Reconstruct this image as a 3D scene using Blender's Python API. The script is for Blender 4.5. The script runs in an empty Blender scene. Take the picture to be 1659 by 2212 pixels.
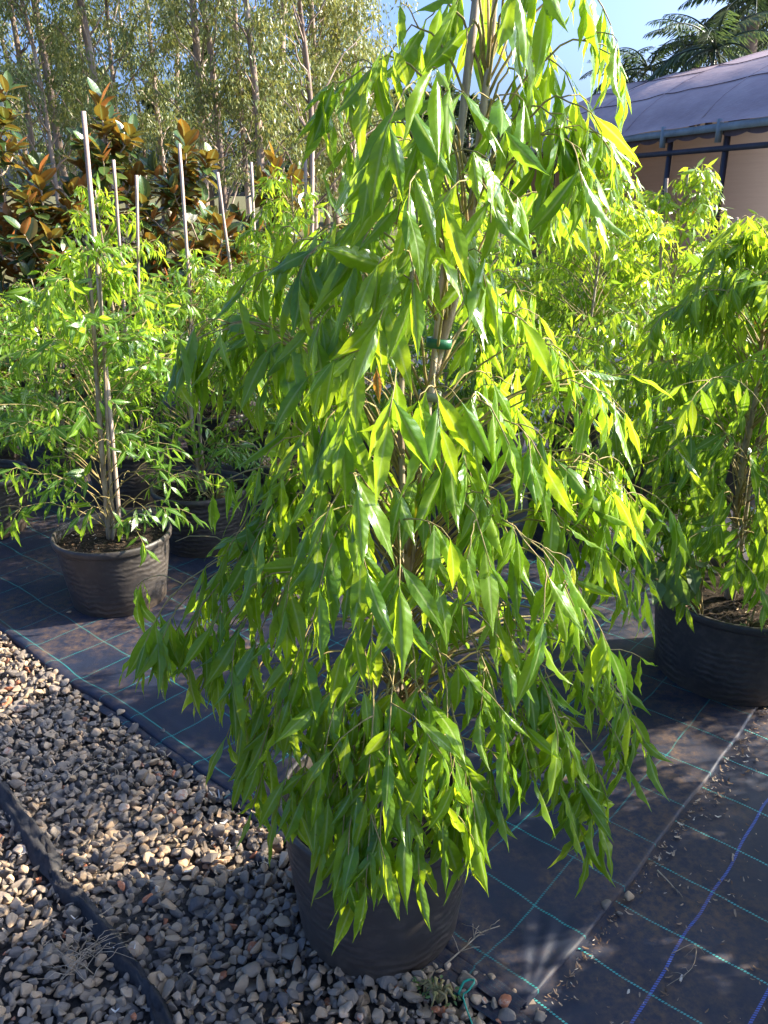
import bpy, bmesh, math, random
import numpy as np
from mathutils import Vector, Matrix, Quaternion

R = math.radians
rng = np.random.default_rng(7)
random.seed(7)
scene = bpy.context.scene
COL = scene.collection

# ------------------------------------------------------------------ camera, sky, sun, exposure
CAM_H = 1.6
PITCH = R(21.18)
FPX = 1769.6                      # focal length in units of a 1659 px wide picture
cam_d = bpy.data.cameras.new('camera')
cam_d.sensor_fit = 'VERTICAL'
cam_d.sensor_height = 36.0
cam_d.lens = 36.0 * FPX / 2212.0
cam_d.clip_start = 0.05
cam_d.clip_end = 2000
cam = bpy.data.objects.new('camera', cam_d)
COL.objects.link(cam)
cam.location = (0, 0, CAM_H)
cam.rotation_euler = (math.pi / 2 - PITCH, 0, 0)
scene.camera = cam

SUN_EL = R(30.0)
SUN_AZ = R(78.0)                  # clockwise from +Y (view direction) towards +X
sun_dir = Vector((math.sin(SUN_AZ) * math.cos(SUN_EL), math.cos(SUN_AZ) * math.cos(SUN_EL), math.sin(SUN_EL)))
world = bpy.data.worlds.new('World')
scene.world = world
world.use_nodes = True
wn = world.node_tree.nodes
wl = world.node_tree.links
wn.clear()
sky = wn.new('ShaderNodeTexSky')
sky.sky_type = 'NISHITA'
sky.sun_disc = False
sky.sun_elevation = SUN_EL
sky.sun_rotation = SUN_AZ
sky.air_density = 0.6
sky.dust_density = 6.0
sky.ozone_density = 9.0
bg = wn.new('ShaderNodeBackground')
bg.inputs['Strength'].default_value = 0.15
wo = wn.new('ShaderNodeOutputWorld')
wl.new(sky.outputs[0], bg.inputs[0])
wl.new(bg.outputs[0], wo.inputs[0])
sun_l = bpy.data.lights.new('sun', 'SUN')
sun_l.energy = 5.0
sun_l.angle = R(0.53)
sun_l.color = (1.0, 0.88, 0.68)
sun = bpy.data.objects.new('sun', sun_l)
COL.objects.link(sun)
sun.location = (20, 6, 12)
sun.rotation_euler = (-sun_dir).to_track_quat('-Z', 'Y').to_euler()

scene.view_settings.view_transform = 'Standard'
scene.view_settings.look = 'None'
scene.view_settings.exposure = 1.8
scene.view_settings.gamma = 1.0
scene.view_settings.use_curve_mapping = False
scene.render.engine = 'CYCLES'
scene.cycles.use_denoising = True
scene.cycles.max_bounces = 8
scene.cycles.diffuse_bounces = 4
scene.cycles.transmission_bounces = 6
scene.cycles.sample_clamp_indirect = 6.0

# ------------------------------------------------------------------ pixel helpers (1659 x 2212 picture)
SP, CP = math.sin(PITCH), math.cos(PITCH)
def ray(px, py):
    dx = (px - 829.5) / FPX
    dy = (py - 1106.0) / FPX
    return Vector((dx, CP - dy * SP, -SP - dy * CP))
def at_y(px, py, Y):
    r = ray(px, py)
    return r * (Y / r.y) + Vector((0, 0, CAM_H))
def at_z(px, py, z):
    r = ray(px, py)
    return r * ((z - CAM_H) / r.z) + Vector((0, 0, CAM_H))
def to_px(p):
    p = np.asarray(p, float)
    d = p - np.array([0, 0, CAM_H])
    zz = d[..., 1] * CP - d[..., 2] * SP
    yy = d[..., 1] * SP + d[..., 2] * CP
    return 829.5 + FPX * d[..., 0] / zz, 1106 - FPX * yy / zz, zz

# ------------------------------------------------------------------ mesh helpers
def nrm(v):
    v = np.asarray(v, float)
    return v / np.maximum(np.linalg.norm(v, axis=-1, keepdims=True), 1e-9)

class Geo:
    """collects vertex / face blocks, becomes one mesh object"""
    def __init__(self):
        self.v, self.f, self.uv, self.t, self.n = [], [], [], [], 0
    def add(self, v, f, uv=None, tint=0.0):
        v = np.asarray(v, float).reshape(-1, 3)
        self.v.append(v)
        if isinstance(f, np.ndarray):
            self.f.append(f + self.n)
        else:
            by = {}
            for q in f:
                by.setdefault(len(q), []).append(q)
            for q in by.values():
                self.f.append(np.asarray(q, int) + self.n)
        self.uv.append(np.zeros((len(v), 2)) if uv is None else np.asarray(uv, float))
        t = np.asarray(tint, float)
        self.t.append(np.full(len(v), float(t)) if t.ndim == 0 else t)
        self.n += len(v)
        return self
    def mesh(self, name, smooth=True):
        V = np.concatenate(self.v)
        me = bpy.data.meshes.new(name)
        me.vertices.add(len(V))
        me.vertices.foreach_set('co', V.astype(np.float32).ravel())
        idx = np.concatenate([q.ravel() for q in self.f]).astype(np.int32)
        tot = np.concatenate([np.full(len(q), q.shape[1]) for q in self.f]).astype(np.int32)
        start = np.concatenate([[0], np.cumsum(tot)[:-1]]).astype(np.int32)
        me.loops.add(len(idx))
        me.loops.foreach_set('vertex_index', idx)
        me.polygons.add(len(tot))
        me.polygons.foreach_set('loop_start', start)
        me.polygons.foreach_set('use_smooth', np.full(len(tot), bool(smooth)))
        me.update(calc_edges=True)
        uvl = me.uv_layers.new(name='UVMap')
        U = np.concatenate(self.uv)[idx]
        uvl.data.foreach_set('uv', U.astype(np.float32).ravel())
        at = me.attributes.new('tint', 'FLOAT', 'POINT')
        at.data.foreach_set('value', np.concatenate(self.t).astype(np.float32))
        return me
    def build(self, name, mat, parent=None, smooth=True, kind=None):
        o = obj(name, self.mesh(name, smooth), mat, parent)
        if kind:
            o['kind'] = kind
        return o

def obj(name, me, mat=None, parent=None):
    o = bpy.data.objects.new(name, me)
    COL.objects.link(o)
    if mat is not None and me is not None and not me.materials:
        me.materials.append(mat)
    o.color = (0, 0, 0, 1)
    if parent is not None:
        o.parent = parent
        if parent.type == 'EMPTY':
            o.location = -parent.location if parent.parent is None else (0, 0, 0)
        # geometry is given in world space; the thing's empty stands at its base
    return o

def thing(name, label, cat, loc=(0, 0, 0), group=None):
    o = bpy.data.objects.new(name, None)
    COL.objects.link(o)
    o.empty_display_size = 0.1
    o.location = loc
    return tag(o, label, cat, group)

def tag(o, label, cat, group=None, kind=None):
    o['label'] = label
    o['category'] = cat
    if group:
        o['group'] = group
    if kind:
        o['kind'] = kind
    return o

def struct(o, label=None):
    o['kind'] = 'structure'
    if label:
        o['label'] = label
    return o

def tube(pts, radii, n=7, cap=True, squash=None):
    P = np.asarray(pts, float)
    m = len(P)
    rad = np.broadcast_to(np.asarray(radii, float), (m,))
    T = np.gradient(P, axis=0) if m > 2 else np.repeat((P[1:] - P[:1]), 2, axis=0)
    T = nrm(T)
    ref = np.array([0, 0, 1.0]) if abs(T[0][2]) < 0.9 else np.array([1.0, 0, 0])
    A = nrm(np.cross(T, ref))
    for i in range(1, m):
        a = A[i - 1] - T[i] * np.dot(A[i - 1], T[i])
        A[i] = nrm(a)
    B = np.cross(T, A)
    th = np.linspace(0, 2 * math.pi, n, endpoint=False)
    ca, sa = np.cos(th), np.sin(th)
    if squash:
        sa = sa * squash
    V = P[:, None, :] + rad[:, None, None] * (ca[None, :, None] * A[:, None, :] + sa[None, :, None] * B[:, None, :])
    F = []
    for i in range(m - 1):
        for k in range(n):
            k2 = (k + 1) % n
            F.append((i * n + k, i * n + k2, (i + 1) * n + k2, (i + 1) * n + k))
    if cap:
        F.append(tuple(range(n))[::-1])
        F.append(tuple((m - 1) * n + k for k in range(n)))
    L = np.concatenate([[0], np.cumsum(np.linalg.norm(np.diff(P, axis=0), axis=1))])
    uv = np.stack([np.tile(th / (2 * math.pi), m), np.repeat(L, n)], 1)
    return V.reshape(-1, 3), F, uv

def spline(pts, m):
    """catmull-rom through points"""
    P = np.asarray(pts, float)
    if len(P) == 2:
        s = np.linspace(0, 1, m)[:, None]
        return P[0] * (1 - s) + P[1] * s
    Q = np.vstack([2 * P[0] - P[1], P, 2 * P[-1] - P[-2]])
    u = np.linspace(0, len(P) - 1 - 1e-6, m)
    i = u.astype(int)
    t = (u - i)[:, None]
    p0, p1, p2, p3 = Q[i], Q[i + 1], Q[i + 2], Q[i + 3]
    return 0.5 * (2 * p1 + (p2 - p0) * t + (2 * p0 - 5 * p1 + 4 * p2 - p3) * t ** 2 + (3 * p1 - p0 - 3 * p2 + p3) * t ** 3)

def box_vf(c, sx, sy, sz, rz=0.0):
    c = np.asarray(c, float)
    V = np.array([[x, y, z] for x in (-.5, .5) for y in (-.5, .5) for z in (-.5, .5)]) * [sx, sy, sz]
    ca, sa = math.cos(rz), math.sin(rz)
    V = np.stack([V[:, 0] * ca - V[:, 1] * sa, V[:, 0] * sa + V[:, 1] * ca, V[:, 2]], 1) + c
    F = [(0, 1, 3, 2), (4, 6, 7, 5), (0, 4, 5, 1), (2, 3, 7, 6), (0, 2, 6, 4), (1, 5, 7, 3)]
    return V, F

def beam_vf(p, q, w, h, up=(0, 0, 1)):
    p, q = np.asarray(p, float), np.asarray(q, float)
    t = nrm(q - p)
    s = nrm(np.cross(t, up))
    u = np.cross(s, t)
    V = []
    for e in (p, q):
        for a, b in ((-1, -1), (1, -1), (1, 1), (-1, 1)):
            V.append(e + s * a * w / 2 + u * b * h / 2)
    F = [(0, 1, 2, 3), (7, 6, 5, 4), (0, 4, 5, 1), (1, 5, 6, 2), (2, 6, 7, 3), (3, 7, 4, 0)]
    return np.array(V), F

# ------------------------------------------------------------------ material helpers
def new_mat(name):
    m = bpy.data.materials.new(name)
    m.use_nodes = True
    nt = m.node_tree
    nt.nodes.clear()
    out = nt.nodes.new('ShaderNodeOutputMaterial')
    return m, nt, out

class N:
    def __init__(self, nt):
        self.nt = nt
    def new(self, t, **kw):
        n = self.nt.nodes.new(t)
        for k, v in kw.items():
            if k.startswith('i_'):
                n.inputs[k[2:].replace('_', ' ')].default_value = v
            else:
                setattr(n, k, v)
        return n
    def link(self, a, b):
        self.nt.links.new(a, b)
    def math(self, op, a, b=None, clamp=False):
        n = self.nt.nodes.new('ShaderNodeMath')
        n.operation = op
        n.use_clamp = clamp
        for i, x in enumerate((a, b)):
            if x is None:
                continue
            if isinstance(x, (int, float)):
                n.inputs[i].default_value = x
            else:
                self.link(x, n.inputs[i])
        return n.outputs[0]
    def ramp(self, fac, stops, interp='LINEAR'):
        n = self.nt.nodes.new('ShaderNodeValToRGB')
        n.color_ramp.interpolation = interp
        els = n.color_ramp.elements
        while len(els) < len(stops):
            els.new(0.5)
        for e, (p, c) in zip(els, stops):
            e.position = p
            e.color = (*c, 1) if len(c) == 3 else c
        self.link(fac, n.inputs[0])
        return n.outputs[0]
    def mix(self, fac, a, b, blend='MIX'):
        n = self.nt.nodes.new('ShaderNodeMix')
        n.data_type = 'RGBA'
        n.blend_type = blend
        for i, x in ((0, fac), (6, a), (7, b)):
            if isinstance(x, (int, float)):
                n.inputs[i].default_value = x
            elif isinstance(x, tuple):
                n.inputs[i].default_value = (*x, 1)
            else:
                self.link(x, n.inputs[i])
        return n.outputs[2]
    def noise(self, vec, scale, detail=4, rough=0.55, dist=0.0):
        n = self.nt.nodes.new('ShaderNodeTexNoise')
        n.inputs['Scale'].default_value = scale
        n.inputs['Detail'].default_value = detail
        n.inputs['Roughness'].default_value = rough
        n.inputs['Distortion'].default_value = dist
        if vec is not None:
            self.link(vec, n.inputs['Vector'])
        return n.outputs['Fac']
    def bump(self, h, strength=0.3, dist=0.01):
        n = self.nt.nodes.new('ShaderNodeBump')
        n.inputs['Strength'].default_value = strength
        n.inputs['Distance'].default_value = dist
        self.link(h, n.inputs['Height'])
        return n.outputs[0]
    def principled(self, col, rough=0.5, spec=0.5, normal=None):
        b = self.nt.nodes.new('ShaderNodeBsdfPrincipled')
        if isinstance(col, tuple):
            b.inputs['Base Color'].default_value = (*col, 1)
        else:
            self.link(col, b.inputs['Base Color'])
        if isinstance(rough, (int, float)):
            b.inputs['Roughness'].default_value = rough
        else:
            self.link(rough, b.inputs['Roughness'])
        b.inputs['Specular IOR Level'].default_value = spec
        if normal is not None:
            self.link(normal, b.inputs['Normal'])
        return b.outputs[0]

def surf_mat(name, stops, scale=8, rough=0.8, spec=0.3, bump=0.3, bdist=0.01, detail=6, stretch=None, coord='Object'):
    m, nt, out = new_mat(name)
    n = N(nt)
    tc = n.new('ShaderNodeTexCoord').outputs[coord]
    if stretch:
        mp = n.new('ShaderNodeMapping')
        mp.inputs['Scale'].default_value = stretch
        n.link(tc, mp.inputs[0])
        tc = mp.outputs[0]
    f = n.noise(tc, scale, detail, 0.65)
    c = n.ramp(f, stops)
    b = n.bump(n.noise(tc, scale * 2.5, 5, 0.7), bump, bdist)
    n.link(n.principled(c, rough, spec, b), out.inputs[0])
    return m

def leaf_mat(name, stops, trans_stops, trans=0.42, rough=0.33, spec=0.5, under=None, under_trans=None, rib=(0.40, 0.50, 0.17), veins=60.0, rib_amt=0.75, spots=True):
    """thin two-sided leaf: tint picks the leaf's own colour; pale midrib and side veins along its UVs"""
    m, nt, out = new_mat(name)
    n = N(nt)
    at = n.new('ShaderNodeAttribute', attribute_name='tint').outputs['Fac']
    oi = n.new('ShaderNodeObjectInfo').outputs['Color']
    sx = n.new('ShaderNodeSeparateColor')
    n.link(oi, sx.inputs[0])
    t = n.math('ADD', at, sx.outputs[0])
    uv = n.new('ShaderNodeUVMap').outputs[0]
    s = n.new('ShaderNodeSeparateXYZ')
    n.link(uv, s.inputs[0])
    au = n.math('ABSOLUTE', n.math('SUBTRACT', s.outputs[0], 0.5))
    ribm = n.math('SUBTRACT', 1.0, n.math('MULTIPLY', au, 10.0), True)
    vein = n.math('SINE', n.math('MULTIPLY', n.math('SUBTRACT', s.outputs[1], n.math('MULTIPLY', au, 0.22)), veins))
    geo = n.new('ShaderNodeNewGeometry')
    blot = n.noise(geo.outputs['Position'], 60, 3)
    tt = n.math('ADD', t, n.math('MULTIPLY', n.math('SUBTRACT', blot, 0.5), 0.12))
    c = n.ramp(tt, stops)
    ct = n.ramp(tt, trans_stops)
    if under is not None:
        c = n.mix(geo.outputs['Backfacing'], c, n.mix(n.math('MULTIPLY', blot, 0.6), under, tuple(x * 0.55 for x in under)))
    else:
        c = n.mix(n.math('MULTIPLY', geo.outputs['Backfacing'], 0.45), c, n.mix(0.4, c, (0.17, 0.26, 0.05)))
    c = n.mix(n.math('MULTIPLY', ribm, rib_amt), c, rib)
    vm = n.math('ADD', 0.86, n.math('MULTIPLY', vein, 0.10))
    ct = n.mix(1.0, ct, n.mix(vm, (0.5, 0.5, 0.5), (1.0, 1.0, 1.0)), 'MULTIPLY')
    ct = n.mix(n.math('MULTIPLY', ribm, 0.5), ct, (0.62, 0.70, 0.22))
    if spots:
        spot = n.math('MULTIPLY', n.math('SUBTRACT', n.noise(geo.outputs['Position'], 34, 5, 0.75), 0.66, True), 14.0, True)
        c = n.mix(n.math('MULTIPLY', spot, 0.7), c, (0.16, 0.11, 0.04))
        ct = n.mix(n.math('MULTIPLY', spot, 0.75), ct, (0.20, 0.12, 0.03))
        patch = n.noise(geo.outputs['Position'], 11, 3, 0.6)
        ct = n.mix(n.math('MULTIPLY', n.math('SUBTRACT', patch, 0.35, True), 0.9), ct, (0.20, 0.34, 0.04))
    h = n.math('ADD', n.math('MULTIPLY', vein, 0.35), n.math('MULTIPLY', ribm, -1.5))
    b = n.bump(h, 0.16, 0.002)
    p = n.principled(c, rough, spec, b)
    tr = n.new('ShaderNodeBsdfTranslucent')
    n.link(ct, tr.inputs[0])
    mx = n.new('ShaderNodeMixShader')
    mx.inputs[0].default_value = trans
    n.link(p, mx.inputs[1])
    n.link(tr.outputs[0], mx.inputs[2])
    n.link(mx.outputs[0], out.inputs[0])
    return m

# tint 0..0.85 green range, then yellow, then dead orange-brown
M_LEAF = leaf_mat('weeping_leaf', [(0, (0.036, 0.105, 0.018)), (0.45, (0.082, 0.190, 0.016)), (0.8, (0.165, 0.290, 0.014)), (0.90, (0.28, 0.33, 0.03)), (1.0, (0.32, 0.13, 0.03))],
                  [(0, (0.22, 0.42, 0.02)), (0.45, (0.38, 0.60, 0.02)), (0.8, (0.56, 0.72, 0.02)), (0.90, (0.75, 0.66, 0.03)), (1.0, (0.55, 0.20, 0.03))], trans=0.48, rough=0.26, spec=0.5)
M_MAG = leaf_mat('magnolia_leaf', [(0, (0.030, 0.070, 0.022)), (0.6, (0.065, 0.125, 0.032)), (1.0, (0.15, 0.18, 0.04))],
                 [(0, (0.16, 0.15, 0.02)), (0.5, (0.34, 0.20, 0.02)), (1.0, (0.60, 0.30, 0.03))], trans=0.26, rough=0.27,
                 under=(0.36, 0.125, 0.035), rib=(0.25, 0.22, 0.08), rib_amt=0.5, veins=50)
M_WEED = leaf_mat('weed_leaf', [(0, (0.06, 0.12, 0.04)), (1, (0.13, 0.22, 0.07))], [(0, (0.18, 0.32, 0.05)), (1, (0.3, 0.45, 0.07))], trans=0.35, rough=0.55, rib=(0.22, 0.30, 0.13))
M_PETAL = leaf_mat('petal', [(0, (0.78, 0.75, 0.66)), (1, (0.8, 0.77, 0.7))], [(0, (0.7, 0.66, 0.5)), (1, (0.7, 0.66, 0.5))], trans=0.3, rough=0.5, rib=(0.75, 0.72, 0.6), spots=False)
M_GUM = leaf_mat('gum_leaf', [(0, (0.065, 0.105, 0.030)), (0.5, (0.140, 0.178, 0.052)), (1, (0.25, 0.255, 0.08))],
                 [(0, (0.16, 0.19, 0.04)), (0.5, (0.30, 0.30, 0.06)), (1, (0.44, 0.38, 0.09))], trans=0.33, rough=0.4, rib_amt=0.0, spots=False)
M_PINE = leaf_mat('pine_foliage', [(0, (0.018, 0.036, 0.016)), (1, (0.05, 0.085, 0.03))], [(0, (0.05, 0.09, 0.02)), (1, (0.08, 0.14, 0.03))], trans=0.15, rough=0.6, rib_amt=0.0, spots=False)
M_PALM = leaf_mat('palm_leaflet', [(0, (0.020, 0.045, 0.022)), (1, (0.05, 0.10, 0.04))], [(0, (0.07, 0.13, 0.03)), (1, (0.14, 0.24, 0.05))], trans=0.22, rough=0.4, rib_amt=0.0, spots=False)

M_BARK = surf_mat('young_bark', [(0.3, (0.16, 0.11, 0.07)), (0.5, (0.35, 0.27, 0.19)), (0.7, (0.52, 0.44, 0.35))], 40, 0.85, 0.2, 0.5, 0.002, stretch=(1, 1, 0.25))
M_TWIG = surf_mat('twig_bark', [(0.35, (0.20, 0.19, 0.06)), (0.65, (0.38, 0.27, 0.12))], 60, 0.7, 0.3, 0.2, 0.001)
M_STAKE = surf_mat('weathered_stake', [(0.28, (0.10, 0.075, 0.055)), (0.45, (0.33, 0.26, 0.20)), (0.62, (0.52, 0.44, 0.36))], 90, 0.85, 0.15, 0.6, 0.0015, stretch=(1, 1, 0.10))
M_STAKE2 = surf_mat('pale_stake', [(0.3, (0.30, 0.21, 0.17)), (0.7, (0.52, 0.41, 0.35))], 60, 0.8, 0.15, 0.4, 0.001, stretch=(1, 1, 0.08))
M_GUMBARK = surf_mat('gum_bark', [(0.3, (0.13, 0.09, 0.07)), (0.5, (0.32, 0.24, 0.19)), (0.7, (0.55, 0.46, 0.38))], 2.2, 0.85, 0.2, 0.4, 0.02, stretch=(1, 1, 0.2))
M_PALMBARK = surf_mat('palm_bark', [(0.3, (0.10, 0.08, 0.06)), (0.7, (0.26, 0.22, 0.18))], 4, 0.9, 0.1, 0.5, 0.03)
M_SOIL = surf_mat('potting_mix', [(0.30, (0.012, 0.010, 0.008)), (0.55, (0.045, 0.034, 0.025)), (0.72, (0.12, 0.095, 0.075))], 55, 0.95, 0.1, 1.0, 0.012)
M_GROUND = surf_mat('dry_grass_ground', [(0.3, (0.06, 0.07, 0.025)), (0.55, (0.12, 0.11, 0.05)), (0.75, (0.17, 0.14, 0.08))], 1.5, 0.95, 0.1, 0.5, 0.05)
M_GRIT = surf_mat('grit', [(0.3, (0.03, 0.028, 0.026)), (0.6, (0.09, 0.08, 0.07))], 60, 0.95, 0.2, 1.0, 0.01)
M_TIE_G = surf_mat('green_tape', [(0.3, (0.010, 0.10, 0.05)), (0.7, (0.02, 0.15, 0.08))], 60, 0.4, 0.5, 0.1, 0.001)
M_TIE_Y = surf_mat('grey_tape', [(0.3, (0.15, 0.17, 0.12)), (0.7, (0.22, 0.24, 0.17))], 60, 0.5, 0.4, 0.1, 0.001)
M_TWINE = surf_mat('green_twine', [(0.3, (0.01, 0.22, 0.14)), (0.7, (0.03, 0.42, 0.28))], 90, 0.4, 0.5, 0.2, 0.001)
M_DRY = surf_mat('dry_twig', [(0.3, (0.22, 0.15, 0.09)), (0.7, (0.50, 0.40, 0.28))], 40, 0.8, 0.2, 0.3, 0.001)

def tint_mat(name, stops, rough=0.8, spec=0.25, nscale=90, bump=0.5, bdist=0.002, mottle=0.35):
    m, nt, out = new_mat(name)
    n = N(nt)
    at = n.new('ShaderNodeAttribute', attribute_name='tint').outputs['Fac']
    oi = n.new('ShaderNodeObjectInfo').outputs['Color']
    sx = n.new('ShaderNodeSeparateColor')
    n.link(oi, sx.inputs[0])
    t = n.math('ADD', at, sx.outputs[0])
    pos = n.new('ShaderNodeTexCoord').outputs['Object']
    f = n.noise(pos, nscale, 5, 0.7)
    c = n.ramp(n.math('ADD', t, n.math('MULTIPLY', n.math('SUBTRACT', f, 0.5), mottle)), stops)
    n.link(n.principled(c, rough, spec, n.bump(f, bump, bdist)), out.inputs[0])
    return m
M_STONE = tint_mat('crushed_stone', [(0.0, (0.085, 0.076, 0.074)), (0.3, (0.185, 0.155, 0.128)), (0.55, (0.29, 0.218, 0.150)), (0.8, (0.41, 0.280, 0.170)), (0.93, (0.48, 0.37, 0.27)), (1.0, (0.42, 0.15, 0.07))])
M_LITTER = tint_mat('dry_leaf_litter', [(0.0, (0.07, 0.04, 0.025)), (0.5, (0.24, 0.15, 0.09)), (0.8, (0.42, 0.32, 0.22)), (1.0, (0.68, 0.64, 0.58))], 0.8, 0.2)

def pot_mat():
    m, nt, out = new_mat('black_pot_plastic')
    n = N(nt)
    tc = n.new('ShaderNodeTexCoord').outputs['Object']
    w = n.new('ShaderNodeTexWave', wave_type='BANDS', bands_direction='Z', wave_profile='SIN')
    w.inputs['Scale'].default_value = 13.0
    w.inputs['Distortion'].default_value = 5.0
    w.inputs['Detail'].default_value = 2.0
    w.inputs['Detail Scale'].default_value = 1.0
    mp = n.new('ShaderNodeMapping')
    mp.inputs['Scale'].default_value = (1.6, 1.6, 1.0)
    n.link(tc, mp.inputs[0])
    n.link(mp.outputs[0], w.inputs['Vector'])
    big = n.noise(tc, 5, 4)
    dust = n.noise(tc, 34, 6, 0.7)
    c = n.ramp(big, [(0.3, (0.030, 0.026, 0.025)), (0.7, (0.052, 0.046, 0.042))])
    c = n.mix(n.math('MULTIPLY', n.math('SUBTRACT', n.math('ADD', n.math('MULTIPLY', dust, 0.6), n.math('MULTIPLY', n.noise(tc, 3.0, 5, 0.7), 0.4)), 0.46, True), 1.5), c, (0.19, 0.155, 0.12))
    s = n.new('ShaderNodeSeparateXYZ')
    n.link(tc, s.inputs[0])
    mud = n.math('MULTIPLY', n.math('SUBTRACT', 1.0, n.math('MULTIPLY', s.outputs[2], 11.0), True), n.math('ADD', dust, 0.1))
    c = n.mix(mud, c, (0.13, 0.09, 0.06))
    rough = n.math('ADD', 0.42, n.math('MULTIPLY', dust, 0.2))
    mask = n.math('MULTIPLY', n.math('SUBTRACT', n.noise(tc, 6, 2), 0.38, True), 3.0, True)
    h = n.math('MULTIPLY', w.outputs['Fac'], mask)
    n.link(n.principled(c, rough, 0.5, n.bump(h, 0.5, 0.006)), out.inputs[0])
    return m
M_POT = pot_mat()

def mat_cloth(name, alines, blines, acol, bcol, seed):
    """woven weed mat: UV holds metres along the roll; alines=(offset, spacing) of threads at constant u, blines at constant v"""
    m, nt, out = new_mat(name)
    n = N(nt)
    uv = n.new('ShaderNodeUVMap').outputs[0]
    tc = n.new('ShaderNodeTexCoord').outputs['Object']
    s = n.new('ShaderNodeSeparateXYZ')
    n.link(uv, s.inputs[0])
    wv = n.math('MULTIPLY', n.math('SUBTRACT', n.noise(tc, 3.0, 2), 0.5), 0.035)
    U = n.math('ADD', s.outputs[0], wv)
    V = n.math('ADD', s.outputs[1], wv)
    def lines(x, other, off, sp, width):
        d = n.math('SUBTRACT', x, off)
        fr = n.math('FRACT', n.math('ADD', n.math('DIVIDE', d, sp), 100.5))
        dist = n.math('MULTIPLY', n.math('ABSOLUTE', n.math('SUBTRACT', fr, 0.5)), sp)
        msk = n.math('LESS_THAN', dist, width)
        weave = n.math('GREATER_THAN', n.math('SINE', n.math('ADD', n.math('MULTIPLY', other, 900.0), n.math('MULTIPLY', x, 500.0))), -0.45)
        return n.math('MULTIPLY', msk, weave)
    la = lines(U, V, alines[0], alines[1], alines[2])
    lb = lines(V, U, blines[0], blines[1], blines[2])
    ww = n.math('ADD', n.math('SINE', n.math('MULTIPLY', s.outputs[0], 2600.0)), n.math('SINE', n.math('MULTIPLY', s.outputs[1], 2600.0)))
    big = n.noise(tc, 2.2, 5, 0.6)
    fine = n.noise(tc, 42, 6, 0.75)
    base = n.ramp(big, [(0.3, (0.006, 0.011, 0.027)), (0.7, (0.014, 0.021, 0.044))])
    wear = n.noise(tc, 7.0, 4, 0.7)
    keep = n.math('ADD', 0.35, n.math('MULTIPLY', wear, 0.9), True)
    c = n.mix(n.math('MULTIPLY', la, keep), base, acol)
    c = n.mix(n.math('MULTIPLY', lb, keep), c, bcol)
    dirt = n.math('MULTIPLY', n.math('MULTIPLY', n.math('SUBTRACT', n.noise(tc, 2.1, 5, 0.7), 0.42, True), 6.0, True), n.math('MULTIPLY', n.math('SUBTRACT', fine, 0.40, True), 3.0, True))
    c = n.mix(dirt, c, (0.14, 0.085, 0.05))
    dust = n.math('MULTIPLY', n.noise(tc, 0.9, 3), 0.04)
    c = n.mix(dust, c, (0.16, 0.14, 0.12))
    rough = n.math('ADD', 0.54, n.math('MULTIPLY', dirt, 0.3), True)
    hb = n.math('ADD', n.math('ADD', n.math('MULTIPLY', ww, 0.25), n.math('MULTIPLY', fine, 1.0)), n.math('MULTIPLY', n.noise(tc, 9.0, 3, 0.6, 0.6), 4.0))
    n.link(n.principled(c, rough, 0.32, n.bump(hb, 0.22, 0.0015)), out.inputs[0])
    return m

# ------------------------------------------------------------------ ground, weed mats, gravel
ANG = R(49)
E2 = np.array([math.cos(ANG), math.sin(ANG)])          # away from the gravel edge
E1 = np.array([-math.sin(ANG), math.cos(ANG)])         # along the gravel edge, to the back left
CORN = np.array([0.31, 1.23])
def ab(a, b):
    a, b = np.asarray(a, float), np.asarray(b, float)
    return CORN[0] + a * E1[0] + b * E2[0], CORN[1] + a * E1[1] + b * E2[1]
def to_ab(x, y):
    dx, dy = np.asarray(x) - CORN[0], np.asarray(y) - CORN[1]
    return dx * E1[0] + dy * E1[1], dx * E2[0] + dy * E2[1]

def vnoise(x, y, seed=0, octaves=3):
    """cheap smooth noise from summed sines, about -1..1"""
    r = np.random.default_rng(seed)
    z = np.zeros_like(x, float)
    for k in range(octaves * 4):
        f = 2 ** (k // 4)
        th = r.uniform(0, 6.28)
        z = z + np.sin(f * (x * math.cos(th) + y * math.sin(th)) * r.uniform(0.7, 1.4) + r.uniform(0, 6.28)) / (f * 2.0)
    return z / 1.6

def grid_mesh(name, us, vs, fx, mat):
    U, Vv = np.meshgrid(us, vs, indexing='ij')
    X, Y, Z = fx(U, Vv)
    V = np.stack([X, Y, Z], -1).reshape(-1, 3)
    nu, nv = len(us), len(vs)
    i, j = np.meshgrid(np.arange(nu - 1), np.arange(nv - 1), indexing='ij')
    a = (i * nv + j).ravel()
    F = np.stack([a, a + nv, a + nv + 1, a + 1], 1)
    g = Geo()
    g.add(V, F, np.stack([U, Vv], -1).reshape(-1, 2))
    return g.build(name, mat)

def grow(a, b, d0, ratio):
    out = [a]
    d = d0
    while out[-1] < b:
        out.append(out[-1] + d)
        d = min(d * ratio, 0.4)
    return np.array(out)

# far ground
def ground_fx(U, V):
    return U, V, -0.03 + 0 * U
struct(grid_mesh('ground', np.linspace(-500, 500, 41), np.linspace(-300, 900, 41), ground_fx, M_GROUND), 'dry grassy ground beyond the nursery beds')
struct(grid_mesh('gravel_bed', np.linspace(-7, 1.2, 60), np.linspace(-3, 6, 60), lambda U, V: (U, V, -0.012 + 0.003 * vnoise(U * 9, V * 9, 3)), M_GRIT), 'dark grit under the crushed stones')

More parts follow.
